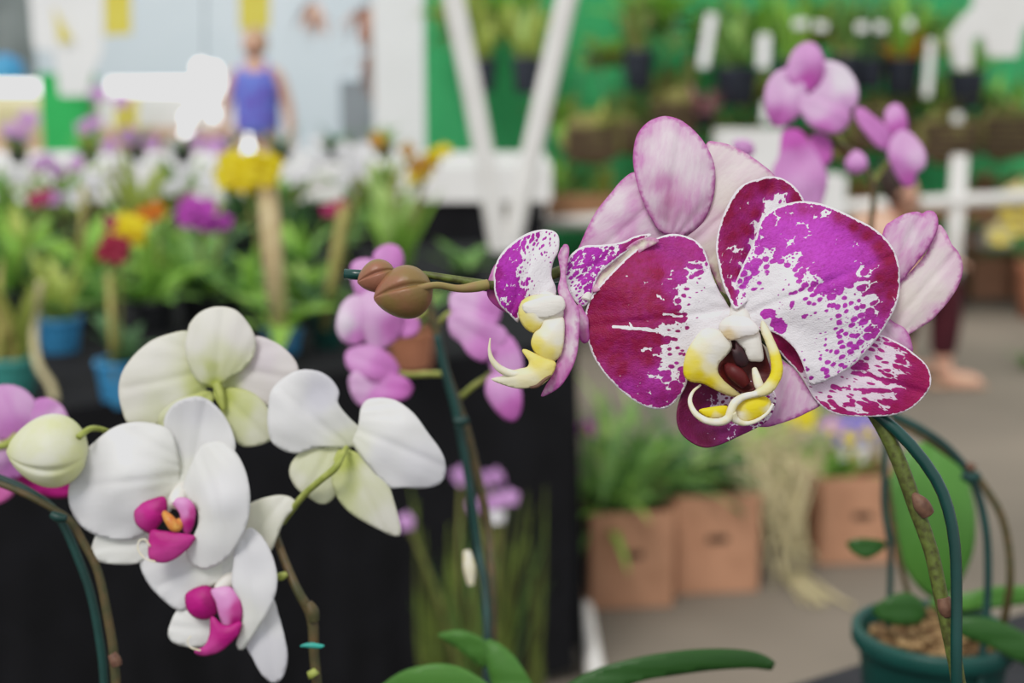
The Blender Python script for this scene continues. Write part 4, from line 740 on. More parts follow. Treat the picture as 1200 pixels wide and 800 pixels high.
plant('grey green orchid right of the yellow bloom cluster', 348, 318, (38, 30, 'pot_dark'), [(9, 85, 16, 'lf_dark', UP_, (.1, .9))], [(352, 205, 30, 'f_white'), (372, 188, 26, 'f_white')])
plant('narrow leaved orchid behind the pale leaved one', 405, 315, (38, 30, 'pot_dark'), [(8, 80, 16, 'lf_green', MIDR, (.1, 1.2))], [(418, 196, 30, 'f_white'), (404, 178, 24, 'f_white')])
plant('yellowish orchid at the back of the table', 160, 300, (36, 26, 'pot_dark'), [(9, 110, 16, 'lf_yellow', UP_, (.1, .7))], [(128, 172, 22, 'f_mauve')])
for lab, x, y, m1, m2, fl_ in (
    ('bright leafy orchid between the two blue pots', 112, 392, 'lf_bright', 'lf_green', ()),
    ('yellow green leafed orchid left of the first blue pot', 30, 345, 'lf_yellow', 'lf_bright', ()),
    ('bright leaved orchid directly below the magenta bloom', 222, 352, 'lf_bright', 'lf_green', ()),
    ('green orchid in front of the wooden stake, right side', 300, 392, 'lf_green', 'lf_bright', ()),
    ('pale leaved orchid behind the two yellow and orange blooms', 165, 345, 'lf_pale', 'lf_bright', ()),
    ('long leaved bright orchid right of the wooden stake', 352, 385, 'lf_bright', 'lf_pale', ()),
    ('broad leaved orchid at the back of the table, far left', 8, 300, 'lf_bright', 'lf_green', ((20, 205, 22, 'f_white'),)),
    ('pale orchid at the back behind the crimson bloom at left', 78, 285, 'lf_pale', 'lf_green', ((150, 195, 22, 'f_white'),)),
    ('dull orchid with white blooms at the back near the stake', 285, 300, 'lf_dark', 'lf_green', ((272, 228, 24, 'f_white'), (256, 196, 20, 'f_white'))),
    ('bright orchid at the back between stake and crimson bloom', 330, 285, 'lf_green', 'lf_pale', ((400, 212, 22, 'f_white'),)),
    ('back row orchid with loose yellow green leaves', 205, 280, 'lf_yellow', 'lf_green', ((190, 190, 20, 'f_white'),)),
    ('back row orchid behind the golden blooms', 440, 285, 'lf_green', 'lf_yellow', ())):
    plant(lab, x, y, (40, 30, 'pot_dark'), [(9, 92, 26, m1, MIDR, (.2, 1.3)), (7, 80, 22, m2, UP_, (.2, 1))], fl_)
# ------------------------------------------------------------------ reeds in front of the black cloth
def reeds(t, p, top):
    bm = bmesh.new(); r = random.Random(3)
    for i in range(52):
        x = r.choice([r.uniform(478, 535), r.uniform(575, 640)]) if r.random() < .82 else r.uniform(490, 630)
        q = PY(x, r.uniform(565, 770), p.y + r.uniform(-.1, .1)); b = PY(560 + (x-560)*.75, 900, p.y)
        m_ = (q+b)/2 + Vector((r.uniform(-.03, .03), 0, 0)); tube('', [b, m_, q], [.0045, .004, .001], None, None, 5, .08, bmx=bm)
    me = bpy.data.meshes.new('reeds'); bm.to_mesh(me); bm.free(); link('reeds', me, M['reed'], t)
M['reed'] = plain('olive reed stems', '#6c8034', '#4a4c22', 14, rough=.7, trans=.15)
gp = PY(560, 905, 2.05)
plant('reed like orchid with small lilac flowers growing in front of the black cloth', 560, 905, None, [(12, 90, 14, 'lf_green', UP_, (.1, .5)), (14, 300, 8, 'lf_green', (1.3, 1.55), (.0, .4))], [(575, 560, 30, 'f_mauve'), (590, 585, 30, 'f_mauve'), (563, 592, 26, 'f_mauve'), (540, 558, 24, 'f_mauve'), (476, 610, 22, 'f_mauve'), (582, 604, 20, 'f_white')], Y=2.05, extra=reeds, name='reed_orchid')
bm = bmesh.new(); lathe(bm, (gp.x, gp.y, 0), [(.09, 0), (.12, gp.z*.97), (.125, gp.z), (.11, gp.z), (.1, gp.z-.02)], 30)
po_ = bmobj('plant_pot', bm, M['pot_dark']); tag(po_, 'tall black pot under the reed orchid', 'pot')
# ------------------------------------------------------------------ white pipe trellis standing on the table
tr = thing('pipe_trellis', PY(590, 300, 4.4), 'white plastic pipe trellis forming a tall V behind the buds', 'trellis')
pr_ = 24*4.3/F/2
tube('pipe', [PY(588, 330, 4.4), PY(584, 285, 4.4), PY(558, 130, 4.4), PY(530, -10, 4.4), PY(512, -120, 4.4)], pr_, M['pvc'], tr, 14)
tube('pipe', [PY(596, 330, 4.42), PY(600, 285, 4.42), PY(632, 140, 4.42), PY(664, 0, 4.42), PY(690, -120, 4.42)], pr_, M['pvc'], tr, 14)
tube('pipe_joint', [PY(591, 345, 4.41), PY(592, 300, 4.41)], pr_*1.7, M['pvc'], tr, 14)
# ------------------------------------------------------------------ white bench behind
Yb = 6.2
def bench(label, x0, x1, y, ztop, zbot_white, dpt, name='display_bench', front_dark=True, wm='white_paint'):
    c = Vector(((x0+x1)/2, y+dpt/2, 0)); t = thing(name, c, label, 'bench')
    boxobj('white_tray', (c.x, c.y, (ztop+zbot_white)/2), (x1-x0, dpt, ztop-zbot_white), M[wm], t)
    if front_dark: boxobj('black_skirt', (c.x, c.y, zbot_white/2), (x1-x0-.06, dpt-.06, zbot_white), M['cloth'], t)
    return t
zt = PY(600, 196, Yb).z; zw = PY(600, 236, Yb).z
bench('long white topped display bench with a black skirt, behind the plants', PY(-260, 200, Yb).x, PY(646, 200, Yb).x, Yb, zt, zw, 1.6)
for lab, x, y0, fl_, mt in (
    ('mauve orchid on the white bench, far left', 22, 188, [(12, 152, 20, 'f_mauve'), (34, 140, 24, 'f_mauve'), (28, 158, 18, 'f_mauve')], 'lf_green'),
    ('mauve orchid in front of the green panel', 105, 188, [(108, 145, 26, 'f_mauve'), (100, 150, 20, 'f_mauve'), (116, 110, 22, 'f_mauve')], 'lf_yellow'),
    ('mauve orchid right of the green panel', 160, 186, [(150, 160, 24, 'f_mauve'), (142, 118, 20, 'f_mauve'), (178, 168, 22, 'f_mauve')], 'lf_green'),
    ('white orchid on the white bench under the bright glare bars', 215, 188, [(205, 172, 24, 'f_white'), (232, 168, 24, 'f_mauve'), (252, 172, 24, 'f_mauve')], 'lf_dark'),
    ('leafy plant before the person in blue', 268, 188, [(262, 168, 20, 'f_mauve')], 'lf_dark'),
    ('dark leaved plant right of the person in blue', 330, 186, [(345, 178, 20, 'f_white')], 'lf_dark'),
    ('dark fine leaved plant in front of the grey door', 390, 186, [(372, 168, 20, 'f_white'), (420, 178, 26, 'f_white')], 'lf_dark'),
    ('small plant on the bench near the white column', 450, 180, [(440, 164, 18, 'f_gold')], 'lf_green'),
):
    plant(lab, x, y0+4, (26, 14, 'pot_dark'), [(12, 44, 10, mt, MIDR, (.2, 1.1))], fl_, z=zt, name='bench_orchid')
# ------------------------------------------------------------------ far left: stall, signs, glowing glare shapes
def panel(name, x0, y0, x1, y1, Y, mat, label, cat, th=.03):
    a, b = PY(x0, y1, Y), PY(x1, y0, Y)
    o = boxobj(name, ((a.x+b.x)/2, Y, (a.z+b.z)/2), (abs(b.x-a.x), th, abs(b.z-a.z)), mat); return tag(o, label, cat)
M['green_panel'] = plain('green banner', '#2fb45c', '#28a552', 3, rough=.6)
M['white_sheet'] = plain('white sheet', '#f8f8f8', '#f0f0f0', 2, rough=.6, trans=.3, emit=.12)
M['yellow_card'] = plain('yellow card', '#f0e268', '#e8d656', 6, rough=.6, trans=.2)
M['grey_dark'] = plain('dull grey metal', '#7c8484', '#5c6464', 3, rough=.6)
M['orange_cloth'] = plain('peach cloth', '#e0b49c', '#d4a488', 4, rough=.8)
M['cream_cloth'] = plain('cream counter', '#e6dcb4', '#dccf9c', 4, rough=.8)
M['glare_glow'] = plain('glowing glare bar', '#ffffff', '#ffffff', 1, emit=2.2)  # emission imitates bright reflections; used on the added bars
M['glint'] = plain('glowing glare spot', '#ffffff', '#ffffff', 1, emit=3.0, rough=.1)  # emission puts the glare into the beads and jars
def floorstand(t, x, y, z):
    boxobj('post', (x, y, z/2), (.06, .06, z), M['white_paint'], t)
a, b = PY(52, 178, 11), PY(112, 85, 11)
t = thing('standing_banner', ((a.x+b.x)/2, 11, 0), 'green standing banner partly covered by a white sheet', 'banner')
boxobj('banner_panel', ((a.x+b.x)/2, 11, (b.z)/2), (b.x-a.x, .06, b.z), M['green_panel'], t)
# white hanging sheet with a yellow triangle
t = thing('hanging_sheet', PY(76, 110, 10.7), 'white cloth sheet hanging at upper left with a yellow triangle on it', 'cloth')
def poly(name, pts, Y, mat, parent=None, th=.02):
    bm = bmesh.new(); v = [bm.verts.new(PY(x, y, Y)) for x, y in pts]; f = bm.faces.new(v)
    r_ = bmesh.ops.extrude_face_region(bm, geom=[f]); bmesh.ops.translate(bm, verts=[q for q in r_['geom'] if isinstance(q, bmesh.types.BMVert)], vec=(0, th, 0))
    return bmobj(name, bm, mat, parent, smooth=False)
poly('sheet', [(30, -60), (118, -60), (120, 60), (108, 84), (102, 112), (70, 112), (64, 60), (40, 56)], 10.7, M['white_sheet'], t)
poly('yellow_triangle', [(62, 8), (86, 48), (68, 50)], 10.66, M['yellow_card'], t)
tag(poly('hanging_card', [(120, -50), (152, -50), (154, 40), (122, 42)], 10.2, M['yellow_card']), 'pale yellow card hanging right of the white sheet', 'card')
tag(poly('hanging_card', [(278, -50), (318, -50), (316, 34), (280, 36)], 10.2, M['yellow_card']), 'yellow card hanging above the person in blue', 'card')
tag(poly('hanging_card', [(135, 112), (162, 112), (160, 152), (134, 150)], 10.2, M['yellow_card']), 'deep yellow card standing on the counter under the glare bars', 'card')
panel('metal_shutter', -120, -60, 34, 270, 12.6, M['grey_dark'], 'grey metal shutter at the upper left edge', 'shutter')
bm = bmesh.new(); lathe(bm, PY(8, 106, 11.75), [(.02, 0), (.12, .03), (.17, .14), (.14, .24), (.04, .30)], 24)
tag(bmobj('water_drum', bm, M['pot_blue']), 'round blue container in front of the metal shutter', 'container')
a = PY(-120, 160, 11.4); b = PY(51, 112, 11.4)
t = thing('stall_counter', ((a.x+b.x)/2, 11.6, 0), 'cream fronted stall counter under the left glare bar', 'counter')
boxobj('counter_body', ((a.x+b.x)/2, 11.7, b.z/2), (b.x-a.x, .6, b.z), M['cream_cloth'], t)
boxobj('counter_cloth', ((a.x+b.x)/2, 11.36, a.z-.1), (b.x-a.x, .04, .3), M['orange_cloth'], t)
a = PY(118, 160, 11.6); b = PY(292, 112, 11.6)
t = thing('stall_counter', ((a.x+b.x)/2, 11.6, 0), 'white stall counter with a peach cloth under the right glare bar', 'counter')
boxobj('counter_body', ((a.x+b.x)/2, 11.9, b.z/2), (b.x-a.x, .6, b.z), M['white_paint'], t)
boxobj('counter_cloth', ((a.x+b.x)/2, 11.57, a.z-.02), (b.x-a.x, .04, .2), M['orange_cloth'], t)
tube_ = tube('glare_bar', [PY(-60, 103, 11.2), PY(60, 103, 11.2)], .055, M['glare_glow']); tag(tube_, 'added glowing glare bar at the left edge', 'glare')  # added glowing bars stand in for reflections off a metal edge
tube_ = tube('glare_bar', [PY(128, 102, 11.2), PY(280, 102, 11.2)], .065, M['glare_glow']); tag(tube_, 'added glowing glare bar above the white counter', 'glare')
gl = thing('glare_cluster', PY(240, 170, 10.4), 'added cluster of glowing glare spots left of the person in blue', 'glare_spots')  # added glowing beads stand in for glare off shiny surfaces
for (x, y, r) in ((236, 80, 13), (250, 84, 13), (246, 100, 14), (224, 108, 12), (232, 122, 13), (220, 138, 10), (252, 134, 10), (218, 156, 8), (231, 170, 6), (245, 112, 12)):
    bm = bmesh.new(); bmesh.ops.create_icosphere(bm, subdivisions=2, radius=pxm(PY(x, y, 10.4), r*.75), matrix=Matrix.Translation(PY(x, y, 10.4))); bmobj('glare_bead', bm, M['glint'], gl)
tube('glare_cluster_wire', [PY(240, -80, 10.4), PY(240, 60, 10.4), PY(236, 120, 10.4), PY(226, 165, 10.4)], .008, M['steel'], gl, 6)
for lab, x, y, r in (('bottle shaped glowing glare spot beside the person in blue', 292, 160, 5), ('jar shaped glowing glare spot at the foot of the glare cluster', 270, 170, 4)):  # added glowing shapes for two more glare spots
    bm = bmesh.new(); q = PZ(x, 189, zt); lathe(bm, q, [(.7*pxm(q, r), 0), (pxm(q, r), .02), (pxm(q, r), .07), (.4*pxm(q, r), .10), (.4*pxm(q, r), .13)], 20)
    tag(bmobj('glare_jar', bm, M['glint']), lab, 'glare_shape')
a = PY(442, 235, 12.2); b = PY(508, 0, 12.2)
cx = (a.x+b.x)/2
t = thing('white_column', (cx, 12.3, 0), 'wide white column between the pale wall and the green net', 'column')
boxobj('column_shaft', (cx, 12.3, 2.3), (b.x-a.x, .4, 4.6), M['white_sheet'], t); boxobj('column_base', (cx, 12.3, .1), (b.x-a.x+.1, .5, .2), M['white_paint'], t)
a = PY(400, 172, 13.9); b = PY(436, 94, 13.9); dr = boxobj('door_1', ((a.x+b.x)/2, 13.93, b.z/2), (b.x-a.x, .08, b.z), plain('grey door', '#8d9499', '#7f868c', 2)); tag(dr, kind='structure')
M['dry'] = plain('dry flowers', '#d8b8a8', '#b08878', 8, rough=.9)
M['dry2'] = plain('brown dry flowers', '#b48c78', '#8a5c4c', 8, rough=.9)
def bunch(lab, x, y, w, h, mat, Y=12.8):
    t = thing('hanging_bouquet', PY(x, y+h/2, Y), lab, 'bouquet'); p = PY(x, y+h/2, Y); r = random.Random(int(x))
    foliage(t, PY(x, y-h*.45, Y), 14, pxm(p, h), pxm(p, 9), mat, spread=.05, rise=(-1.5, -.4), droop=(-.2, .6), name='dried_petals', rnd=r)
    tube('string', [PY(x, y-h*.45, Y), PY(x, -90, Y)], .008, M['steel'], t, 6)
bunch('pale pink dried bouquet hanging on the pale wall', 366, 26, 40, 50, M['dry'])
bunch('brown dried bouquet hanging near the white column', 430, 40, 40, 70, M['dry2'])
bunch('long brown dried bunch below the other, near the grey door', 437, 92, 16, 60, M['dry2'])
# ------------------------------------------------------------------ people
def skinned(name, vs, es, rad, mat, parent, sub=2):
    me = bpy.data.meshes.new(name); off = Vector(rootof(parent)['_o']) if parent else Vector()
    me.from_pydata([Vector(v)-off for v in vs], es, []); o = bpy.data.objects.new(name, me); C.objects.link(o); me.materials.append(mat); o.parent = parent
    m = o.modifiers.new('skin', 'SKIN'); m.use_smooth_shade = True
    if not me.skin_vertices: raise RuntimeError('noskin')
    for i, r_ in enumerate(rad):
        r2 = r_ if isinstance(r_, tuple) else (r_, r_); me.skin_vertices[0].data[i].radius = r2
        me.skin_vertices[0].data[i].use_root = (i == 0)
    s_ = o.modifiers.new('sub', 'SUBSURF'); s_.levels = sub; s_.render_levels = sub
    return o
M['skin'] = plain('skin', '#d8a890', '#c89880', 20, rough=.5)
M['hair_blond'] = plain('sandy hair', '#c0a080', '#a88a68', 60, rough=.7)
M['hair_dark'] = plain('dark hair', '#3a2c26', '#2a1e1a', 60, rough=.7)
M['blue_top'] = plain('blue patterned top', '#6484e0', '#6a58b8', 14, rough=.8)
M['jeans'] = plain('blue denim', '#4a6a9c', '#3e5a88', 20, rough=.9)
M['maroon_cloth'] = plain('maroon trousers', '#4a1420', '#3a0e18', 12, rough=.9)
M['black_top'] = plain('black top', '#1c1a1e', '#141216', 20, rough=.9)
M['shoe'] = plain('beige sandal', '#b89880', '#a08068', 30, rough=.7)
def head(parent, c, r, mat, hairmat, facing, name='head'):
    """ovoid head with brow, nose, ears; hair cap as its own mesh"""
    fx = Vector(facing).normalized(); up = Vector((0, 0, 1)); sd = fx.cross(up); bm = bmesh.new()
    bmesh.ops.create_uvsphere(bm, u_segments=20, v_segments=14, radius=1)
    for v in bm.verts:
        p = v.co.copy(); f, s_, u_ = p.x, p.y, p.z
        if u_ < 0: f *= .86+.1*u_; s_ *= .92+.25*u_
        if f > .7 and abs(s_) < .25 and -.35 < u_ < .1: f += .22
        v.co = Vector(c) + fx*f*r*.92 + sd*s_*r*.78 + up*u_*r*1.12
    h = bmobj(name, bm, mat, parent)
    for s_ in (-1, 1):
        bm = bmesh.new(); lathe(bm, Vector(c)+sd*s_*r*.78-up*r*.1, [(.01*r, -.02*r), (.2*r, .02*r), (.18*r, .08*r), (.01*r, .1*r)], 10, sd*s_); bmobj('ear', bm, mat, h)
        bm = bmesh.new(); lathe(bm, Vector(c)+fx*r*.80+sd*s_*r*.3+up*r*.05, [(.01*r, 0), (.1*r, .03*r), (.01*r, .08*r)], 10, fx); bmobj('eye', bm, M['hair_dark'], h)
    bm = bmesh.new(); lathe(bm, Vector(c)+fx*r*.76-up*r*.5, [(.01*r, 0), (.16*r, .02*r), (.01*r, .06*r)], 12, fx, .4); bmobj('mouth', bm, M['f_red'], h)
    bm = bmesh.new(); bmesh.ops.create_uvsphere(bm, u_segments=20, v_segments=14, radius=1)
    for v in bm.verts:
        p = v.co.copy(); f, s_, u_ = p.x, p.y, p.z
        if f > .25 and u_ < .45: f = .25
        v.co = Vector(c) - fx*r*.12 + up*r*.10 + fx*f*r + sd*s_*r*.9 + up*(u_*r*1.14 if u_ > 0 else u_*r*.95)
    bmobj('hair', bm, hairmat, parent)
# standing person in blue
Yp = 9.6; fx0 = PY(300, 100, Yp).x; H = PY(300, 36, Yp).z; S = H/1.7
pp_ = thing('person', (fx0, Yp, 0), 'person standing in a blue sleeveless top, seen past the glare cluster', 'person')
def w_(x, y, z): return Vector((fx0 + x*S, Yp + y*S, z*S))
vs = [w_(0, 0, .95), w_(0, 0, 1.12), w_(0, 0, 1.30), w_(0, 0, 1.42), w_(0, -.01, 1.52)]
es = [(0, 1), (1, 2), (2, 3), (3, 4)]; rad = [(.16, .12), (.14, .10), (.17, .11), (.13, .08), (.055, .055)]
def limb(start, pts, rs):
    prev = start
    for p_, r_ in zip(pts, rs): vs.append(p_); rad.append(r_); es.append((prev, len(vs)-1)); prev = len(vs)-1
    return prev
HANDS = []
for s_ in (-1, 1):
    limb(0, [w_(.09*s_, 0, .86), w_(.10*s_, 0, .5), w_(.11*s_, .02, .10), w_(.11*s_, -.04, .04), w_(.115*s_, -.14, .03)], [.085, .058, .04, .04, .03])
    e_ = limb(3, [w_(.16*s_, 0, 1.40), w_(.23*s_, .0, 1.16), w_(.25*s_, -.05, .93), w_(.255*s_, -.06, .86)], [.055, .043, .03, .03]); HANDS.append(vs[e_])
rad = [tuple(q*S for q in r_) if isinstance(r_, tuple) else r_*S for r_ in rad]
skinned('body', vs, es, rad, M['skin'], pp_)
for hn in HANDS:
    for k in range(5):
        dx = (-.022+.011*k)*S; L = (.075, .085, .09, .08, .05)[k]*S
        tube('finger', [hn+Vector((0, dx, .01)), hn+Vector((0, dx*1.2-.005, -L*.6)), hn+Vector((0, dx*1.2-.012, -L))], [.009*S, .008*S, .006*S], M['skin'], pp_, 6)
skinned('sleeveless_top', [w_(0, 0, .92), w_(0, 0, 1.12), w_(0, 0, 1.30), w_(0, 0, 1.40), w_(-.11, 0, 1.43), w_(.11, 0, 1.43)], [(0, 1), (1, 2), (2, 3), (3, 4), (3, 5)], [(.19*S, .14*S), (.165*S, .12*S), (.19*S, .13*S), (.13*S, .10*S), .075*S, .075*S], M['blue_top'], pp_)
skinned('jeans', [w_(0, 0, .94), w_(-.09, 0, .84), w_(-.10, 0, .5), w_(-.11, .02, .12), w_(.09, 0, .84), w_(.10, 0, .5), w_(.11, .02, .12)], [(0, 1), (1, 2), (2, 3), (0, 4), (4, 5), (5, 6)], [(.17*S, .13*S), .1*S, .075*S, .06*S, .1*S, .075*S, .06*S], M['jeans'], pp_)
head(pp_, w_(0, -.02, 1.60), .105*S, M['skin'], M['hair_blond'], (-.3, -1, -.1))
# crouching person whose lower leg shows past the right flower
Yc = 5.45; ft = PZ(1100, 452, 0); Yc = ft.y
pc2 = thing('person', (ft.x-.1, Yc, 0), 'crouching person in maroon trousers and beige sandals behind the speckled orchid', 'person')
def q_(x, y, z): return Vector((ft.x + x, Yc + y, z))
vs = [q_(-.42, .05, .34), q_(-.40, .05, .48), q_(-.34, .05, .62), q_(-.28, .05, .70), q_(-.24, .05, .74)]
es = [(0, 1), (1, 2), (2, 3), (3, 4)]; rad = [(.15, .15), (.13, .13), (.14, .14), (.1, .1), (.05, .05)]
limb(0, [q_(-.30, -.02, .40), q_(.0, -.06, .50), q_(.0, -.03, .10), q_(.02, -.03, .045), q_(.13, -.05, .03), q_(.17, -.05, .025)], [.10, .068, .042, .038, .034, .02])
limb(0, [q_(-.32, .16, .38), q_(-.08, .26, .46), q_(-.10, .22, .10), q_(-.08, .22, .045), q_(.04, .20, .03)], [.10, .068, .042, .038, .03])
h1 = limb(3, [q_(-.30, -.14, .66), q_(-.16, -.2, .48), q_(-.05, -.16, .56)], [.05, .04, .03]); h2 = limb(3, [q_(-.30, .2, .66), q_(-.16, .3, .50), q_(-.02, .22, .54)], [.05, .04, .03])
skinned('body', vs, es, rad, M['skin'], pc2)
for hn in (vs[h1], vs[h2]):
    for k in range(5): tube('finger', [hn, hn+Vector((.05, (-.02+.01*k), .0)), hn+Vector(((.085, .095, .09, .08, .05)[k], (-.024+.012*k), -.02))], [.01, .009, .006], M['skin'], pc2, 6)
skinned('trousers', [vs[0], q_(-.30, -.02, .40), q_(.0, -.06, .49), q_(.0, -.03, .12), q_(-.32, .16, .38), q_(-.08, .26, .46), q_(-.10, .22, .14)], [(0, 1), (1, 2), (2, 3), (0, 4), (4, 5), (5, 6)], [(.17, .17), .12, .085, .058, .12, .085, .058], M['maroon_cloth'], pc2)
skinned('black_top', [q_(-.42, .05, .38), q_(-.40, .05, .48), q_(-.34, .05, .62), q_(-.28, .05, .69)], [(0, 1), (1, 2), (2, 3)], [.155, .145, .155, .11], M['black_top'], pc2)
for (x, y) in ((.06, -.04), (-.03, .21)): boxobj('sandal', q_(x, y, .012).to_tuple(), (.25, .09, .02), M['shoe'], pc2, bev=.008)
head(pc2, q_(-.20, .05, .84), .10, M['skin'], M['hair_dark'], (1, -.1, -.5))
# ------------------------------------------------------------------ green net, rack and hanging pots at right
n = N('green shade net'); tcn = n.obj()
br = n.n('ShaderNodeTexBrick'); n.t.links.new(tcn, br.inputs['Vector']); br.inputs['Scale'].default_value = 9; br.inputs['Mortar Size'].default_value = .035; br.offset = 0
mpn = n.n('ShaderNodeMapping'); mpn.inputs['Rotation'].default_value = (R(90), 0, 0); n.t.links.new(tcn, mpn.inputs['Vector']); n.t.links.new(mpn.outputs[0], br.inputs['Vector'])
br.inputs['Color1'].default_value = lin('#2fb066'); br.inputs['Color2'].default_value = lin('#38bb70'); br.inputs['Mortar'].default_value = lin('#6fd496')
gn = n.finish(n.mix(n.math('MULTIPLY', n.noise(.7, tcn, 3), .5), br.outputs['Color'], lin('#128a4a')), .7, .2, .3)
a, b = PY(498, 172, 8.9), PY(1500, -200, 8.9)
net = quadobj('shade_net', [(a.x, 8.9, .02), (b.x, 8.9, .02), (b.x, 8.9, 3.6), (a.x, 8.9, 3.6)], gn, None, 60, 10, lambda u, v: (0, .02*math.sin(u*70), 0), .01); tag(net, 'green shade net hung as a backdrop behind the potted plants', 'net')
Yr = 7.6
x0r, x1r = PY(618, 250, Yr).x, PY(1330, 250, Yr).x
rk = thing('pipe_rack', ((x0r+x1r)/2, Yr, 0), 'long white pipe rack running across the right side behind the orchid', 'rack')
zr = PY(800, 258, Yr).z; rr_ = 16*Yr/F/2
zl, zr2 = PY(620, 263, Yr).z, PY(1330, 224, Yr).z
tube('rail', [(x0r, Yr, zl), (x1r, Yr, zr2)], rr_, M['pvc'], rk, 12)
for x in (632, 860, 1122, 1325):
    xx = PY(x, 250, Yr).x; tube('post', [(xx, Yr+.02, 0), (xx, Yr+.02, PY(x, 182, Yr).z)], rr_*1.15, M['pvc'], rk, 12)
boxobj('shelf_board', ((x0r+x1r)/2, Yr+.55, zl+.03), (x1r-x0r, 1.0, .03), M['tray'], rk)
boxobj('back_cloth', ((x0r+x1r)/2-.3, Yr+.9, zl/2), (x1r-x0r-1.6, .03, zl), M['cloth'], rk)
# trays on the rack
def tray(lab, x0, x1, yb, h, Y, mat='tray'):
    p0, p1 = PY(x0, yb, Y), PY(x1, yb, Y); bm = bmesh.new(); wd = p1.x-p0.x; hh = pxm(p0, h); z0 = zl+.045
    box(bm, ((p0.x+p1.x)/2, Y+.2, z0+.01), (wd, .4, .02))
    for yy in (0, .4): box(bm, ((p0.x+p1.x)/2, Y+yy, z0+hh/2), (wd, .02, hh))
    for xx in (p0.x, p1.x): box(bm, (xx, Y+.2, z0+hh/2), (.02, .4, hh))
    return tag(bmobj('wooden_tray', bm, M[mat], smooth=False), lab, 'tray'), z0+.02
_, zy = tray('brown wooden tray of small plants left of the speckled orchid', 628, 722, 243, 24, Yr+.1)
def rp(lab, x, fol, yb=226, flowers=(), pot_=(28, 26, 'pot_dark'), Y=Yr+.35, name='shelf_plant'):
    p = PY(x, yb, Y); q = Vector((p.x, Y, zl+.05 if yb > 200 else p.z)); t = thing(name, q, lab, 'potted plant')
    if pot_:
        pot(t, q, pxm(q, pot_[0])/2, pxm(q, pot_[1]), M[pot_[2]], SOIL, seg=24); top = q+Vector((0, 0, pxm(q, pot_[1])*.9))
    else: top = q
    for (n_, L, W, m, rise, droop) in fol: foliage(t, top, n_, pxm(q, L), pxm(q, W), M[m], spread=pxm(q, 10), rise=rise, droop=droop, rnd=RS)
    for (fx_, fy_, s_, m_) in flowers: orchid_bloom(t, PY(fx_, fy_, Y-.05), (RS.uniform(-.4, .4), -1, .1), pxm(q, s_), M[m_], M['f_yellow'], rnd=RS)
    return t, q, top
rp('green seedling in the brown tray, left', 648, [(10, 60, 10, 'lf_bright', UP_, (.1, .8))], pot_=(24, 18, 'pot_aqua'))
rp('green seedling in the brown tray, middle', 676, [(10, 50, 10, 'lf_green', UP_, (.1, .8))], pot_=(24, 18, 'pot_aqua'))
rp('green seedling in the brown tray, right', 704, [(10, 45, 10, 'lf_yellow', UP_, (.1, .8))], pot_=(24, 18, 'pot_aqua'))
def basket(lab, x, y, w, h, Y, mat='moss', fol=()):
    p = PY(x, y+h/2, Y); t = thing('hanging_basket', p, lab, 'basket'); ww, hh = pxm(p, w), pxm(p, h); bm = bmesh.new()
    for k in range(6):
        z = hh*(k+.5)/6
        for yy in (-.5, .5): box(bm, p+Vector((0, yy*ww*.5, z)), (ww, ww*.04, hh*.11))
        for xx in (-.5, .5): box(bm, p+Vector((xx*ww, 0, z)), (ww*.04, ww*.5, hh*.11))
    bmobj('slatted_sides', bm, plain('dark wood slats', '#5e4834', '#403024', 30), t, smooth=False)
    bm = bmesh.new(); bmesh.ops.create_icosphere(bm, subdivisions=3, radius=.5)
    for v in bm.verts:
        k = 1+.25*noise.noise(v.co*4+Vector((x, 0, 0))); v.co = p+Vector((v.co.x*ww*1.3*k, v.co.y*ww*.5*k, hh*.62+v.co.z*hh*1.5*k))
    bmobj('moss', bm, M[mat], t)
    for dx in (-.45, .45): tube('hanging_wire', [p+Vector((dx*ww, 0, hh)), p+Vector((0, .05, hh+.5))], .004, M['steel'], t, 5)
    for (n_, L, W, m, rise, droop) in fol: foliage(t, p+Vector((0, 0, hh)), n_, pxm(p, L), pxm(p, W), M[m], spread=ww*.3, rise=rise, droop=droop, rnd=RS)
basket('dark slatted basket with trailing greens above the brown tray', 692, 168, 56, 40, 7.9, fol=[(10, 50, 9, 'lf_yellow', LO, (.2, 1.2))])
basket('mossy basket hanging below the small black pot', 738, 160, 44, 34, 8.1, fol=[(9, 40, 9, 'lf_green', MIDR, (.2, 1.2))])
basket('mossy basket behind the top sepal of the orchid', 790, 140, 50, 40, 8.1, fol=[(8, 36, 8, 'lf_olive', MIDR, (.2, 1.2))])
basket('mossy basket behind the large pink flower', 1030, 150, 60, 44, 8.1, fol=[(9, 40, 9, 'lf_olive', MIDR, (.2, 1.2))])
basket('wide mossy basket right of the drooping pink flower', 1110, 165, 60, 44, 8.0, fol=[(10, 46, 9, 'lf_olive', MIDR, (.2, 1.2))])
basket('mossy basket at the right edge under the net', 1178, 160, 56, 46, 8.0, fol=[(10, 50, 9, 'lf_green', MIDR, (.2, 1.2))])
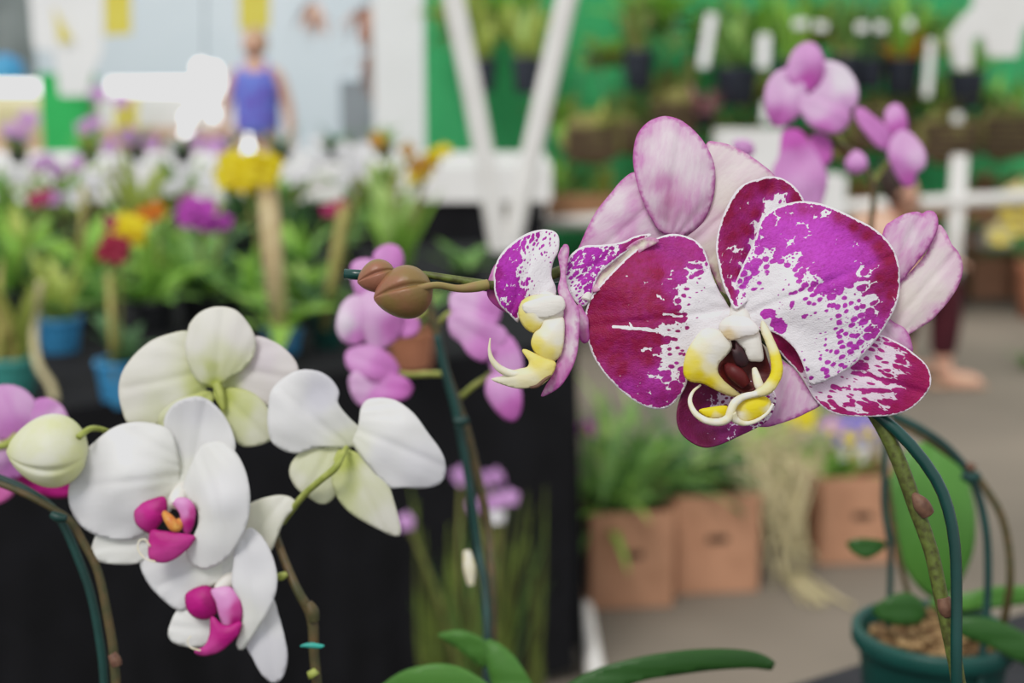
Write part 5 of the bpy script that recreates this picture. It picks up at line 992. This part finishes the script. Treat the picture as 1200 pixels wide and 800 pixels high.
# hanging black pots
for lab, x, yb, w, h, fol, fls in (
    ('black pot hanging left of the slanted white pipe', 566, 108, 34, 38, [(9, 85, 12, 'lf_yellow', UP_, (.0, .5))], ()),
    ('black pot hanging between the two slanted pipes', 619, 110, 40, 42, [(10, 90, 13, 'lf_yellow', UP_, (.0, .5)), (4, 70, 12, 'lf_pale', UP_, (.0, .4))], ()),
    ('dark blue grey pot hanging against the bare green net', 748, 106, 38, 46, [(8, 80, 12, 'lf_olive', UP_, (.0, .6)), (4, 80, 12, 'lf_green', UP_, (.1, .8))], ()),
    ('wide black pot hanging left of the large pink flower', 862, 124, 54, 44, [(12, 100, 14, 'lf_green', MIDR, (.0, .7)), (6, 70, 16, 'lf_pale', UP_, (.0, .5))], ()),
    ('dark pot hanging just behind the large pink flower', 990, 112, 40, 46, [(10, 90, 13, 'lf_green', UP_, (.0, .6)), (5, 90, 11, 'lf_olive', UP_, (.0, .6))], ()),
    ('black pot with yellow green leaves hanging right of the large pink flower', 1056, 112, 44, 42, [(12, 50, 13, 'f_gold', MIDR, (.1, .8)), (9, 95, 12, 'lf_bright', UP_, (.0, .6))], ()),
    ('black pot hanging under the white shirt at right', 1131, 128, 46, 44, [(9, 90, 13, 'lf_bright', MIDR, (.0, .6)), (6, 60, 12, 'lf_yellow', UP_, (.1, .6))], ()),
    ('dark pot at the upper right partly behind its neighbour', 1020, 104, 34, 34, [(9, 80, 12, 'lf_dark', UP_, (.0, .6))], ()),
    ('dark pot hanging in the gap above the white tags', 925, 104, 34, 34, [(10, 100, 12, 'lf_bright', UP_, (.0, .6))], ())):
    t, q, top = rp(lab, x, fol, yb=yb, pot_=(w, h, 'pot_navy'), Y=8.0, name='hanging_pot_plant')
    for dx in (-1, 1): tube('hanging_wire', [top+Vector((dx*pxm(q, w)*.48, 0, 0)), top+Vector((0, .1, .75))], .004, M['steel'], t, 5)
# upper rows of plants on the net
for i, (x, lab, m, m2) in enumerate(((545, 'leafy tuft hung on the net left of the pipes', 'lf_yellow', 'lf_green'), (598, 'leafy tuft hung on the net between the pipes', 'lf_bright', 'lf_yellow'), (765, 'leafy tuft at the top edge above the orchid', 'lf_bright', 'lf_green'), (835, 'grassy tuft at the top edge beside the white tag', 'lf_green', 'lf_bright'), (890, 'grassy tuft at the top above the pink flower', 'lf_bright', 'lf_green'), (955, 'dense tuft at the top edge above the pink flower', 'lf_green', 'lf_yellow'), (1035, 'tuft at the top edge over the yellow green pot', 'lf_bright', 'lf_olive'), (1085, 'dark tuft at the top edge next to the white shirt', 'lf_green', 'lf_dark'))):
    y = 48 if x > 780 else 30
    q = PY(x, y, 8.5); t = thing('mounted_plant', q, lab, 'plant')
    tube('mount_stick', [q+Vector((-.12, 0, 0)), q+Vector((.12, 0, 0))], .03, M['moss'], t, 8)
    foliage(t, q, 34, pxm(q, 75), pxm(q, 14), M[m], spread=.1, rise=MIDR, droop=(.2, 1.4), rnd=RS)
    foliage(t, q, 30, pxm(q, 62), pxm(q, 13), M[m2], spread=.12, rise=(-.4, 1.0), droop=(.2, 1.2), rnd=RS)
for x, y, lab, m, m2 in ((712, 60, 'loose green tuft on the net left of the bare pot', 'lf_bright', 'lf_olive'), (782, 95, 'olive tuft on the net between pot and white tag', 'lf_olive', 'lf_green'), (905, 100, 'olive tuft just left of the large pink flower', 'lf_olive', 'lf_yellow'), (1020, 66, 'yellowish tuft on the net right of the large pink flower', 'lf_yellow', 'lf_olive'), (1092, 108, 'green tuft between the two rightmost black pots', 'lf_bright', 'lf_olive'), (1172, 112, 'green tuft under the white shirt at the right edge', 'lf_bright', 'lf_green'), (1075, 148, 'brown green tuft below the yellow green pot', 'lf_olive', 'dryl'), (1150, 150, 'brown green tuft between the two right baskets', 'lf_olive', 'dryl'), (968, 172, 'olive tuft hidden under the large pink flower', 'lf_olive', 'dryl'), (660, 128, 'green tuft right of the slanted pipe on the net', 'lf_bright', 'lf_olive'), (730, 128, 'short green tuft above the mossy basket', 'lf_green', 'lf_olive'), (862, 150, 'olive tuft below the wide black pot', 'lf_olive', 'lf_green')):
    M.setdefault('dryl', plain('dry brown leaf', '#94704c', '#745640', 20, trans=.15))
    q = PY(x, y+12, 8.35); t = thing('mounted_plant', q, lab, 'plant')
    tube('mount_stick', [q+Vector((-.12, 0, 0)), q+Vector((.12, 0, 0))], .03, M['moss'], t, 8)
    for mm, nn_, L_l in ((m, 30, 44), (m2, 22, 40)): foliage(t, q, nn_, pxm(q, L_l), pxm(q, 12), M[mm], spread=.14, rise=(-.3, 1.5), droop=(.2, 1.4), rnd=RS)
# white tags
for i, (x, y, w, h, lab) in enumerate(((829, 48, 12, 62, 'long white plant tag beside the wide black pot'), (895, 60, 14, 38, 'white plant tag left of the large pink flower'), (850, 172, 18, 34, 'white tag low behind the pale petal'), (1089, 80, 9, 66, 'string of pale tags right of the yellow green pot'), (938, 28, 16, 9, 'small white label above the pink flower, left'), (962, 31, 14, 9, 'small white label above the pink flower, right'), (1010, 32, 13, 10, 'small white label left of the yellow green plant'), (1032, 32, 12, 10, 'small white label just above the yellow green plant'), (1066, 28, 9, 12, 'small pale label at the top above the tag string'), (898, 132, 10, 24, 'white tag under the left pink petal'), (1122, 138, 11, 11, 'small round tag under the rightmost pot'))):
    p = PY(x, y, 7.8); bm = bmesh.new(); box(bm, p, (pxm(p, w), .01, pxm(p, h)), 0, 0, RS.uniform(-.15, .15)); bmesh.ops.bevel(bm, geom=bm.edges[:], offset=.004, segments=1, affect='EDGES')
    tag(bmobj('plant_tag', bm, M['tagw'], smooth=False), lab, 'tag')
tag(poly('hanging_shirt', [(1146, -60), (1230, -60), (1230, 20), (1200, 30), (1192, 66), (1160, 66), (1152, 40), (1140, 46), (1138, 80), (1122, 80), (1114, 44), (1128, 24), (1144, 8)], 7.2, plain('white cotton', '#ecebe8', '#deddd8', 3, rough=.8), th=.06), 'white cotton shirt hanging at the upper right corner', 'shirt')
panel('white_box', 838, 152, 916, 204, 7.35, M['white_paint'], 'white box on the rack between the pale petals and pink flower', 'box', .2)
bm = bmesh.new(); foliage  # pink clump near wide pot
t, q, top = rp('pinkish bromeliad left of the wide black pot', 826, [(14, 34, 9, 'dryp', MIDR, (.2, 1))] if False else [], yb=150, pot_=(26, 16, 'pot_dark'), Y=7.9, name='bromeliad')
foliage(t, top, 16, pxm(q, 42), pxm(q, 10), plain('pink bromeliad leaf', '#c08a90', '#8a5c60', 20, trans=.2), spread=.04, rise=(.5, 1.4), droop=(.1, .8), rnd=RS)
panel('white_crate', 882, 205, 985, 262, 7.45, M['white_paint'], 'white crate on the rack behind the side on pink flower', 'crate', .25)
for x, lab, m in ((1010, 'brown leaved plant on the rack behind the pink bud', 'lf_olive'), (1150, 'brown leaved plant on the rack right of the white post', 'dryl'), (1190, 'brown leaved plant on the rack at the right edge', 'lf_olive')):
    M.setdefault('dryl', plain('dry brown leaf', '#8a5c3c', '#6a4630', 20, trans=.15)); rp(lab, x, [(12, 46, 11, m, MIDR, (.2, 1.2)), (6, 30, 10, 'dryl', LO, (.2, 1))], pot_=(34, 22, 'tray'))
# boxes and things under the rack
def carton(lab, c, s, rz=0, hole=True, open_=True, hsz=(.055, .022)):
    t = thing('cardboard_box', c, lab, 'box'); w, d, h = s; Rm = Matrix.Rotation(rz, 4, 'Z'); th = .008
    def B(name, off, sz, m): return boxobj(name, Vector(c)+Rm @ Vector(off), sz, m, t, rz=rz, bev=.002)
    B('front_panel', (0, -d/2, h/2), (w, th, h), M['kraft']); B('back_panel', (0, d/2, h/2), (w, th, h), M['kraft'])
    B('side_panel', (-w/2, 0, h/2), (th, d-th, h), M['kraft']); B('side_panel', (w/2, 0, h/2), (th, d-th, h), M['kraft']); B('bottom_panel', (0, 0, th/2), (w-th, d-th, th), M['kraft'])
    if not open_: B('top_panel', (0, 0, h-.002), (w, d, th), M['kraft'])
    if hole: 
        o = B('hand_hole', (0, -d/2-.0035, h*.56), (hsz[0], .004, hsz[1]), M['kraft_dark']); B('hand_hole', (w/2+.0035, 0, h*.56), (.004, hsz[0], hsz[1]), M['kraft_dark'])
    return t
def fl_at(x, y): return PZ(x, y, 0)
b1_ = fl_at(733, 714); w1_ = pxm(b1_, 98); h1_ = .245
b2_ = fl_at(833, 698); w2_ = pxm(b2_, 100)
carton('left one of the two joined cardboard boxes beside the black cloth', b1_+Vector((0, .16, 0)), (w1_, .30, h1_), R(6))
carton('second cardboard box from the black cloth, full of strap leaves', b2_+Vector((.0, .17, 0)), (w2_, .30, h1_+.012), R(6))
b3_ = fl_at(1000, 660); carton('cardboard box with pansies behind the teal pot orchid', b3_+Vector((.0, .17, 0)), (pxm(b3_, 100), .34, .24), R(6))
def boxplant(lab, x, y, c, fol, flowers=(), name='strap_leaved_plant'):
    t = thing(name, Vector((c.x, c.y, .012)), lab, 'plant'); bm = bmesh.new(); lathe(bm, (c.x, c.y, .012), [(.05, 0), (.07, .13), (.072, .14), (.06, .14), (.058, .12)], 20); bmobj('pot', bm, M['pot_dark'], t)
    top = Vector((c.x, c.y, .14))
    for (n_, L, W, m, rise, droop) in fol: foliage(t, top, n_, L, W, M[m], spread=.05, rise=rise, droop=droop, rnd=RS)
    for (fx_, fy_, s_, m_) in flowers:
        q = PY(fx_, fy_, c.y-.05); tube('flower_stem', [top, q+Vector((0, .01, -.01))], .003, M['lf_green'], t, 6); orchid_bloom(t, q, (RS.uniform(-.3, .3), -1, .5), pxm(q, s_), M[m_], M['f_yellow'], rnd=RS)
c1 = b1_+Vector((-.03, .17, 0)); c2 = b2_+Vector((-.03, .2, 0)); c3 = b3_+Vector((-.02, .2, 0))
boxplant('green strap leaved plant spilling out of the left cardboard box', 0, 0, c1+Vector((-.01, .0, 0)), [(24, .46, .035, 'lf_green', (.7, 1.5), (.6, 2.0)), (16, .40, .035, 'lf_bright', (.6, 1.4), (.6, 2))], [(688, 502, 24, 'f_magenta')])
boxplant('fine arching green plant between the two joined boxes', 0, 0, (c1+c2)/2+Vector((-.05, .05, 0)), [(34, .46, .022, 'lf_green', (.7, 1.5), (.8, 2.2)), (16, .44, .022, 'lf_pale', (.8, 1.5), (.8, 2))])
boxplant('dark green plant in the second cardboard box', 0, 0, c2+Vector((.0, .02, 0)), [(26, .42, .028, 'lf_dark', (.8, 1.5), (.5, 1.6)), (16, .42, .024, 'lf_green', (.8, 1.5), (.6, 1.8))])
boxplant('bright green plant with a yellow bloom behind the pale roots', 0, 0, c2+Vector((.26, .30, 0)), [(22, .36, .03, 'lf_bright', (.8, 1.5), (.4, 1.6)), (10, .3, .025, 'lf_yellow', (.7, 1.5), (.4, 1.6))], [(938, 488, 40, 'f_yellow')])
boxplant('plant with violet blue blooms in the right cardboard box', 0, 0, c3+Vector((.0, -.02, 0)), [(16, .22, .03, 'lf_bright', (.6, 1.4), (.4, 1.5)), (8, .26, .03, 'lf_green', (.9, 1.5), (.4, 1.5))], [(995, 505, 44, 'f_blue'), (1015, 500, 38, 'f_blue'), (1000, 528, 36, 'f_white'), (975, 500, 26, 'f_mauve')], 'pansy_plant')
rt = thing('dry_root_mass', fl_at(930, 690), 'pale dry tangled roots hanging over the gap between the boxes', 'roots')
bm = bmesh.new(); r = random.Random(9); Yq = fl_at(930, 690).y
for i in range(42):
    x0_ = r.uniform(860, 950); p0 = PY(x0_+r.uniform(-30, 30), r.uniform(505, 560), Yq+r.uniform(-.02, .16)); x1_ = 925+r.gauss(0, 13)
    p1 = PY((x0_+x1_)/2+r.uniform(-20, 20), r.uniform(540, 600), Yq+r.uniform(-.02, .1)); p2 = PY(x1_, r.uniform(620, 690), Yq+r.uniform(-.02, .06)); p2.z = max(p2.z, .006)
    tube('', [p0, p1, p2], [.0025, .004, .002], None, None, 5, .05, bmx=bm)
for i in range(30):
    a_ = r.uniform(0, 6.28); p0 = PY(r.uniform(880, 950), r.uniform(500, 560), Yq+.05); p1 = p0+Vector((math.cos(a_)*.07, r.uniform(-.03, .03), math.sin(a_)*.06)); p2 = p1+Vector((r.uniform(-.06, .06), 0, r.uniform(-.08, .03)))
    tube('', [p0, p1, p2], [.003, .004, .002], None, None, 5, .04, bmx=bm)
for i in range(8):
    p0 = PZ(925+r.uniform(-15, 15), 670, .008); p1 = PZ(940+r.uniform(0, 60), r.uniform(685, 720), .008); tube('', [p0, (p0+p1)/2, p1], .004, None, None, 5, .05, bmx=bm)
me = bpy.data.meshes.new('root_strands'); bm.to_mesh(me); bm.free(); ro = link('root_strands', me, M['root_pale'], rt)
# white board end by the cloth corner
tag(tube('white_pipe', [PZ(700, 800, .03), PZ(692, 755, .03), PZ(685, 712, .03)], .02, M['pvc'], None, 12), 'short white pipe lying on the floor at the corner of the black cloth', 'pipe')
# far boxes
def fb(lab, x0, x1, y, hpx, hole=False):
    p = fl_at((x0+x1)/2, y); w = pxm(p, x1-x0); carton(lab, p+Vector((0, .2, 0)), (w, .35, pxm(p, hpx)), 0, hole, False)
fb('closed brown box on the floor right of the white post', 1140, 1186, 350, 46); fb('closed brown box cut by the right edge', 1190, 1240, 352, 50)
fb('tall brown box behind the right flower', 1082, 1116, 334, 70); fb('brown box stacked beside the white post', 1128, 1150, 338, 70)
t = thing('white_bag', fl_at(1160, 336), 'small white bag on the boxes right of the white post', 'bag'); p = Vector((PY(1160, 300, 8.2).x, 8.2, .33)); 
bm = bmesh.new(); lathe(bm, p, [(.01, 0), (.10, .01), (.12, .06), (.09, .13), (.04, .17), (.05, .19), (.01, .2)], 20, ripple=lambda a, h: .1*math.sin(5*a+h*20)); bmobj('bag_body', bm, M['tagw'], t)
p = PZ(1215, 372, 0); t = thing('flowering_plant', p, 'cream flowered plant at the right edge under the rack rail', 'potted plant')
pot(t, p, .13, .3, M['terracotta'], SOIL)
for i in range(9): tube('flower_stem', [p+Vector((0, 0, .25)), PY(1172+i*6, 275-(i*37 % 50), p.y)], .006, M['lf_olive'], t, 6); orchid_bloom(t, PY(1172+i*6, 275-(i*37 % 50), p.y-.02), (RS.uniform(-.4, .4), -1, .2), .16, M['cream_f'] if 'cream_f' in M else M.setdefault('cream_f', plain('cream bloom', '#e6dca0', '#d8c884', 40, trans=.3)), M['f_yellow'], rnd=RS)
p = fl_at(1203, 432); t = thing('fallen_sprig', p, 'small green leafy sprig at the right edge on the floor', 'plant'); foliage(t, p+Vector((0, 0, .01)), 10, .12, .035, M['lf_green'], spread=.02, rise=(.3, 1.3), droop=(.2, 1), rnd=RS)
WORLD=1.1; SUN=2.3
# ================================================================== light
sc = bpy.context.scene
w = bpy.data.worlds.new('daylight'); sc.world = w; w.use_nodes = True; nt_ = w.node_tree; nt_.nodes.clear()
ow = nt_.nodes.new('ShaderNodeOutputWorld'); bg = nt_.nodes.new('ShaderNodeBackground'); tc = nt_.nodes.new('ShaderNodeTexCoord')
sx = nt_.nodes.new('ShaderNodeSeparateXYZ'); cr = nt_.nodes.new('ShaderNodeValToRGB')
nt_.links.new(tc.outputs['Generated'], sx.inputs[0]); 
mr = nt_.nodes.new('ShaderNodeMapRange'); mr.inputs[1].default_value = -1; nt_.links.new(sx.outputs['Z'], mr.inputs[0]); nt_.links.new(mr.outputs[0], cr.inputs[0])
cr.color_ramp.elements[0].color = (.10, .10, .10, 1); cr.color_ramp.elements[0].position = .35
cr.color_ramp.elements[1].color = (1.0, 1.0, 1.0, 1); cr.color_ramp.elements[1].position = .95
e = cr.color_ramp.elements.new(.52); e.color = (.75, .80, .84, 1)
nt_.links.new(cr.outputs[0], bg.inputs[0]); bg.inputs[1].default_value = WORLD; nt_.links.new(bg.outputs[0], ow.inputs[0])
s = bpy.data.lights.new('sun', 'SUN'); s.energy = SUN; s.angle = R(22); s.color = (1, .97, .93); so = bpy.data.objects.new('sun', s); C.objects.link(so)
so.rotation_euler = (R(36), R(-20), 0)
sc.view_settings.view_transform = 'Standard'; sc.view_settings.look = 'None'; sc.view_settings.exposure = 0
sc.view_settings.use_curve_mapping = True
cm = sc.view_settings.curve_mapping; c = cm.curves[3]
c.points[0].location = (0, .002); c.points[1].location = (1, .76); c.points.new(.55, .50); c.points.new(.25, .24); cm.extend = 'HORIZONTAL'; cm.update()
for o in list(bpy.data.objects):
    if '_o' in o.keys(): del o['_o']
